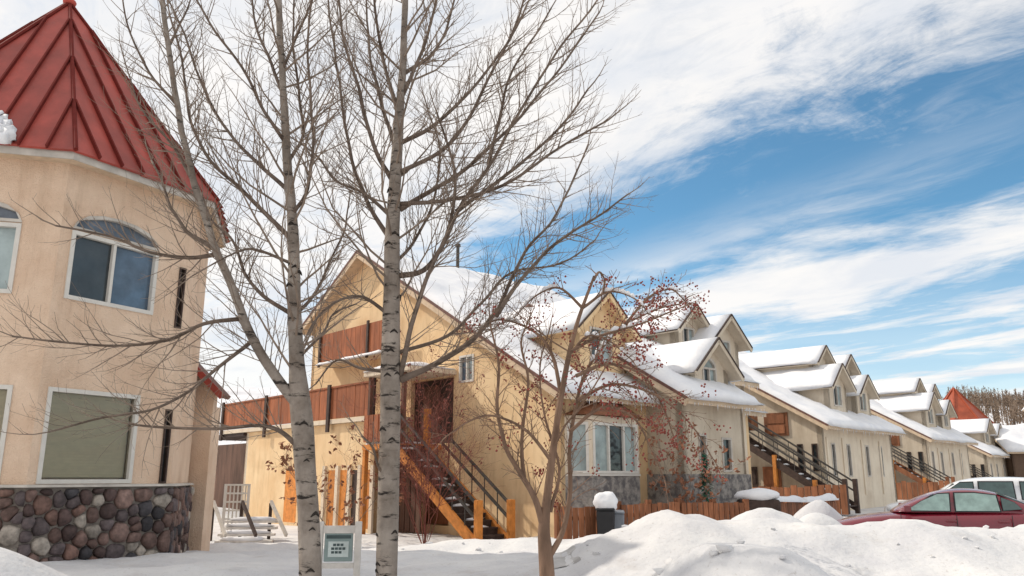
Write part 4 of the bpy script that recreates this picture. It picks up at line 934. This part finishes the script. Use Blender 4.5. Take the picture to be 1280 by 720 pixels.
# ------------------------------------------------------------------ vehicles (front towards local -x, centre at origin)
def ring(hw, zb, zt, crown=.04, tuck=.06):
    return [(-hw+tuck, zb), (-hw, zb+(zt-zb)*.35), (-hw+.005, zb+(zt-zb)*.7), (-hw+.07, zt-.01), (-hw*.55, zt+crown*.7), (0, zt+crown), (hw*.55, zt+crown*.7), (hw-.07, zt-.01), (hw-.005, zb+(zt-zb)*.7), (hw, zb+(zt-zb)*.35), (hw-tuck, zb)]
def loft(secs, name, m, parent, sub=2):
    mb = MB(); k = len(secs[0][1])
    for x, r_ in secs:
        for y, z in r_: mb.v.append((x, y, z))
    for i in range(len(secs)-1):
        for j in range(k): mb.f.append((i*k+j, i*k+(j+1) % k, (i+1)*k+(j+1) % k, (i+1)*k+j))
    mb.f.append(tuple(range(k))); mb.f.append(tuple((len(secs)-1)*k+j for j in range(k)))
    o = fixn(mb.build(name, m, parent, True)); md = o.modifiers.new('subsurf', 'SUBSURF'); md.levels = sub; md.render_levels = sub; return o
def car(loc, rz, label, body, cabin, paint, gl, side_gl, wheels, wr, hw, belt, name='sedan_car'):
    t = empty(name, loc, rz, label, 'car', 'parked vehicles')
    bo = loft([(x, ring(w, zb, zt)) for x, w, zb, zt in body], 'body', paint, t)
    loft([(x, [(-wb, belt-.04), (-wb+.02, belt+.02), (-wt-(wb-wt)*.12, zt-.06), (-wt+.08, zt), (0, zt+.03), (wt-.08, zt), (wt+(wb-wt)*.12, zt-.06), (wb-.02, belt+.02), (wb, belt-.04)]) for x, wb, wt, zt in cabin], 'cabin', paint, t)
    zr = max(c[3] for c in cabin); wb = max(c[1] for c in cabin); wt = max(c[2] for c in cabin)
    yy = lambda z: wb-.02-(wb-.02-(wt+(wb-wt)*.12))*max(0, min(1, (z-belt-.02)/(zr-.06-belt-.02)))
    for sg in (-1, 1):
        for g_, m_ in side_gl:
            pts = [(x, sg*(yy(z)+.004), z) for x, z in g_]; cx = sum(p[0] for p in pts)/len(pts); cz = sum(p[2] for p in pts)/len(pts)
            ou = [(cx+(p[0]-cx)*1.07, p[1]-sg*.002, cz+(p[2]-cz)*1.13) for p in pts]
            fixn(MB().prism(ou, (0, -sg*.03, 0)).build('window_trim', 'black_plastic', t)); fixn(MB().prism([(p[0], p[1]+sg*.006, p[2]) for p in pts], (0, -sg*.03, 0)).build('side_window', m_, t))
        for x in wheels:
            w = MB().tube([(x, sg*(hw-.2), wr), (x, sg*(hw-.17), wr), (x, sg*(hw-.02), wr), (x, sg*(hw+.012), wr)], [wr*.9, wr, wr, wr*.92], 26).build('wheel', 'rubber', t)
            MB().tube([(x, sg*(hw+.005), wr), (x, sg*(hw+.02), wr)], [wr*.64, wr*.58], 20).build('rim', 'rim', w)
            mb = MB(); n = 16
            for i in range(n):
                a0, a1 = pi*i/n, pi*(i+1)/n
                P = lambda a, r_, y: (x+cos(a)*r_, sg*y, wr+sin(a)*r_)
                mb.hexa([P(a0, wr*1.0, hw-.1), P(a1, wr*1.0, hw-.1), P(a1, wr*1.0, hw+.008), P(a0, wr*1.0, hw+.008), P(a0, wr*1.13, hw-.1), P(a1, wr*1.13, hw-.1), P(a1, wr*1.13, hw+.008), P(a0, wr*1.13, hw+.008)])
            mb.build('wheel_arch', 'black_plastic', t)
        for x in gl['handles']: MB().box(x-.1, x+.1, sg*hw-.012, sg*hw+.022, belt-.17, belt-.135).build('door_handle', paint, t)
        for x in gl['seams']: MB().box(x-.006, x+.006, sg*hw-.02, sg*hw+.003, .33, belt-.03).build('door_seam', 'black_plastic', t)
        m_ = bevel(MB().box(gl['mirror']-.06, gl['mirror']+.08, sg*(hw+.02)-.09, sg*(hw+.02)+.09, belt+.02, belt+.15).build('wing_mirror', paint, t), .03)
        x0, x1, y0 = body[0][0], body[-1][0], body[1][1]
        MB().blob((x0+.16, sg*(y0-.12), gl['lz']), .13, 1, 2, (.6, 1, .6), .05).build('headlight', 'lamp_clear', t, True)
        MB().blob((x1-.1, sg*(y0-.1), gl['lz']+.16), .15, 2, 2, (.8, .9, .7), .05).build('tail_light', 'lamp_red', t, True)
    for k, m_ in ((0, 'windscreen'), (1, 'rear_window')):
        (xa, za), (xb, zb) = gl[m_]; n_ = Vector((za-zb, 0, xb-xa)).normalized(); n_ = n_ if n_.z > 0 else -n_
        A, B, C_, E_ = Vector((xa, -wb+.2, za)), Vector((xa, wb-.2, za)), Vector((xb, wt-.12, zb)), Vector((xb, -wt+.12, zb))
        fixn(MB().prism([p-n_*.008 for p in (A, B, C_, E_)], n_*-.03).build(m_, 'car_glass', t))
    return t
cx = at(1176, 640, 18.2).x
sed = car((cx, 18.2, 0.14), radians(-22), 'dark red sedan parked behind the snow bank, facing left',
    [(-2.33, .5, .38, .56), (-2.25, .72, .24, .66), (-1.7, .86, .19, .80), (-1.0, .9, .18, .90), (0, .91, .18, .93), (1.1, .9, .18, .96), (1.75, .88, .2, .99), (2.2, .78, .26, .97), (2.33, .62, .4, .86)],
    [(-1.05, .76, .70, .93), (-.45, .79, .62, 1.24), (0.05, .80, .60, 1.40), (.55, .80, .59, 1.43), (1.05, .79, .59, 1.36), (1.5, .77, .62, 1.17), (1.9, .74, .68, .98)], 'car_red',
    dict(handles=(.1, 1.05), seams=(-.85, .2, 1.2), mirror=-.72, lz=.66, windscreen=((-.86, .985), (-.16, 1.33)), rear_window=((1.78, 1.03), (1.05, 1.36))),
    [([(-.72, .98), (.10, .98), (.12, 1.33), (-.10, 1.32), (-.42, 1.17)], 'car_glass_pale'), ([(.22, .98), (1.02, .99), (.98, 1.30), (.60, 1.345), (.23, 1.34)], 'car_glass_pale'), ([(1.08, 1.0), (1.42, 1.03), (1.30, 1.16), (1.07, 1.26)], 'car_glass')],
    (-1.42, 1.42), .32, .91, .94)
cx = at(1182, 640, 25.5).x+.95
car((cx-.35, 25.2, 0.02), radians(-24), 'white wagon parked beyond the red sedan, seen over its roof',
    [(-2.4, .6, .42, .80), (-2.3, .8, .28, .95), (-1.7, .9, .24, 1.06), (-1.0, .93, .22, 1.12), (0, .94, .22, 1.14), (1.4, .93, .22, 1.15), (2.2, .9, .25, 1.14), (2.4, .8, .35, 1.05)],
    [(-1.15, .80, .74, 1.12), (-.7, .84, .70, 1.45), (-.2, .86, .68, 1.72), (.5, .86, .68, 1.79), (1.5, .86, .68, 1.78), (2.2, .85, .68, 1.70), (2.36, .83, .74, 1.2)], 'car_white',
    dict(handles=(.0, 1.05), seams=(-.95, .17, 1.25), mirror=-.85, lz=.85, windscreen=((-1.0, 1.2), (-.42, 1.62)), rear_window=((2.4, 1.25), (2.27, 1.64))),
    [([(-.85, 1.18), (.08, 1.18), (.08, 1.64), (-.25, 1.63), (-.6, 1.40)], 'car_glass'), ([(.24, 1.18), (1.12, 1.18), (1.10, 1.65), (.24, 1.65)], 'car_glass'), ([(1.3, 1.18), (2.1, 1.18), (2.05, 1.62), (1.3, 1.65)], 'car_glass')],
    (-1.5, 1.5), .37, .94, 1.13, 'wagon_car')
# ------------------------------------------------------------------ far end of the street
ft = empty('turret_house', (51.2, 93, 0), 0, 'far house with a bright red pointed turret roof at the end of the row', 'house')
n = 8
for k in range(n):
    a0, a1 = 2*pi*k/n+.2, 2*pi*(k+1)/n+.2; P = lambda a, r_, z: Vector((cos(a)*r_, sin(a)*r_, z))
    MB().hexa([P(a0, 3.2, 0), P(a1, 3.2, 0), P(a1, 3.4, 0), P(a0, 3.4, 0), P(a0, 3.2, 6.6), P(a1, 3.2, 6.6), P(a1, 3.4, 6.6), P(a0, 3.4, 6.6)]).build('wall', 'stucco_row', ft)
    fixn(MB().prism([P(a0, 4.4, 6.7), P(a1, 4.4, 6.7), P(0, 0, 11.9)], (0, 0, -.15)).build('roof_panel', 'far_red', ft))
    MB().bar(P(a0, 4.42, 6.72), P(0, 0, 11.95), .16, .16).build('hip_cap', 'far_red', ft)
def simple_house(name, label, loc, rz, w, d, z, rise, m, win, snow=True, roof='soffit', seed=0):
    h = empty(name, loc, rz, label, 'house')
    wall('wall', m, h, rect(-w/2, w/2, 0, z), win, (0, -d/2, 0), X, UP, NY)
    for q_ in win: window(h, q_, (0, -d/2, 0), X, UP, NY, frame='grey_trim')
    wall('wall', m, h, rect(-w/2, w/2, 0, z), [], (0, d/2, 0), X, UP, Y)
    for sg in (-1, 1): wall('gable_wall', m, h, [(-d/2, 0), (d/2, 0), (d/2, z), (0, z+rise), (-d/2, z)], [], (sg*w/2, 0, 0), Y, UP, X*sg)
    for sg in (-1, 1):
        k = rise/(d/2); A, B, C_, E_ = (-w/2-.5, sg*(d/2+.6), z-.6*k+.12), (w/2+.5, sg*(d/2+.6), z-.6*k+.12), (w/2+.5, 0, z+rise+.12), (-w/2-.5, 0, z+rise+.12)
        slab(h, A, B, C_, E_, .15, roof, 'roof'); up = Vector((0, 0, .01))
        if snow: snow_slab(h, *(Vector(p)+up for p in (A, B, C_, E_)), t=.4, seed=seed+sg, cell=.5)
    return h
simple_house('cabin', 'low brown house with a broad snowy roof at the right edge', (50.5, 76, 0), radians(-8), 11, 8, 4.2, 2.2, 'hill_house', [rect(-4.4, -3.6, 1.6, 3.2), rect(-2.4, -1.6, 1.6, 3.2), rect(0, .8, 1.6, 3.2)], seed=81)
# hills and woods behind
def hillz(x, y):
    a = (17*sm(y, 108, 190)+14*sm(y, 190, 330))*sm(x/y, .45, .56)
    b = 44*sm(y, 200, 400)*(1-sm(x, -70, 0))
    v = Vector((x*.012, y*.012, 3)); return max(a, b)*(1+.22*noise.noise(v)+.08*noise.noise(v*3.1))-.6
mb = MB(); xs = [-420+i*12 for i in range(80)]; ys = [100+j*12 for j in range(32)]
for y in ys:
    for x in xs: mb.v.append((x, y, hillz(x, y)))
for j in range(len(ys)-1):
    for i in range(len(xs)-1): mb.f.append((j*80+i, j*80+i+1, (j+1)*80+i+1, (j+1)*80+i))
mb.build('hill', 'hill', None, True, 'structure')
rr = random.Random(17); mb = MB()
def far_tree(x, y, h):
    z = hillz(x, y); mb.tube([(x, y, z-.3), (x+rr.gauss(0, .2), y, z+h)], [.16, .03], 3, False)
    for k in range(16):
        f = rr.uniform(.25, .95); a = rr.uniform(0, 2*pi); L_ = h*.3*(1.1-f); p = Vector((x, y, z+h*f)); q_ = p+Vector((cos(a)*L_, sin(a)*L_, L_*rr.uniform(.5, 1.2)))
        s_ = Vector((-sin(a), cos(a), .3))*.10; mb.add([p-s_, p+s_, q_+s_*.5, q_-s_*.5], [(0, 1, 2, 3)])
for k in range(2600):
    y = 112+rr.random()**1.5*190; x = y*rr.uniform(.44, .85)
    if hillz(x, y) > .6 and not (72 < x < 104 and 122 < y < 142): far_tree(x, y, rr.uniform(3, 5.5))
wd = mb.build('woods', 'forest', None, False, 'stuff'); tag(wd, 'brown leafless woods covering the far hillsides', 'woods')
hz_ = hillz(82, 130)
simple_house('hill_house', 'dark house with a grey snowy gable roof high on the wooded hill', (93.5, 131, hz_-2), radians(35), 14, 12, 12.6-hz_+2.2, 4.5, 'hill_house', [rect(-4, -2.8, 3.2, 5.2), rect(-1, .2, 3.2, 5.2), rect(2, 3.2, 3.2, 5.2)], seed=91)
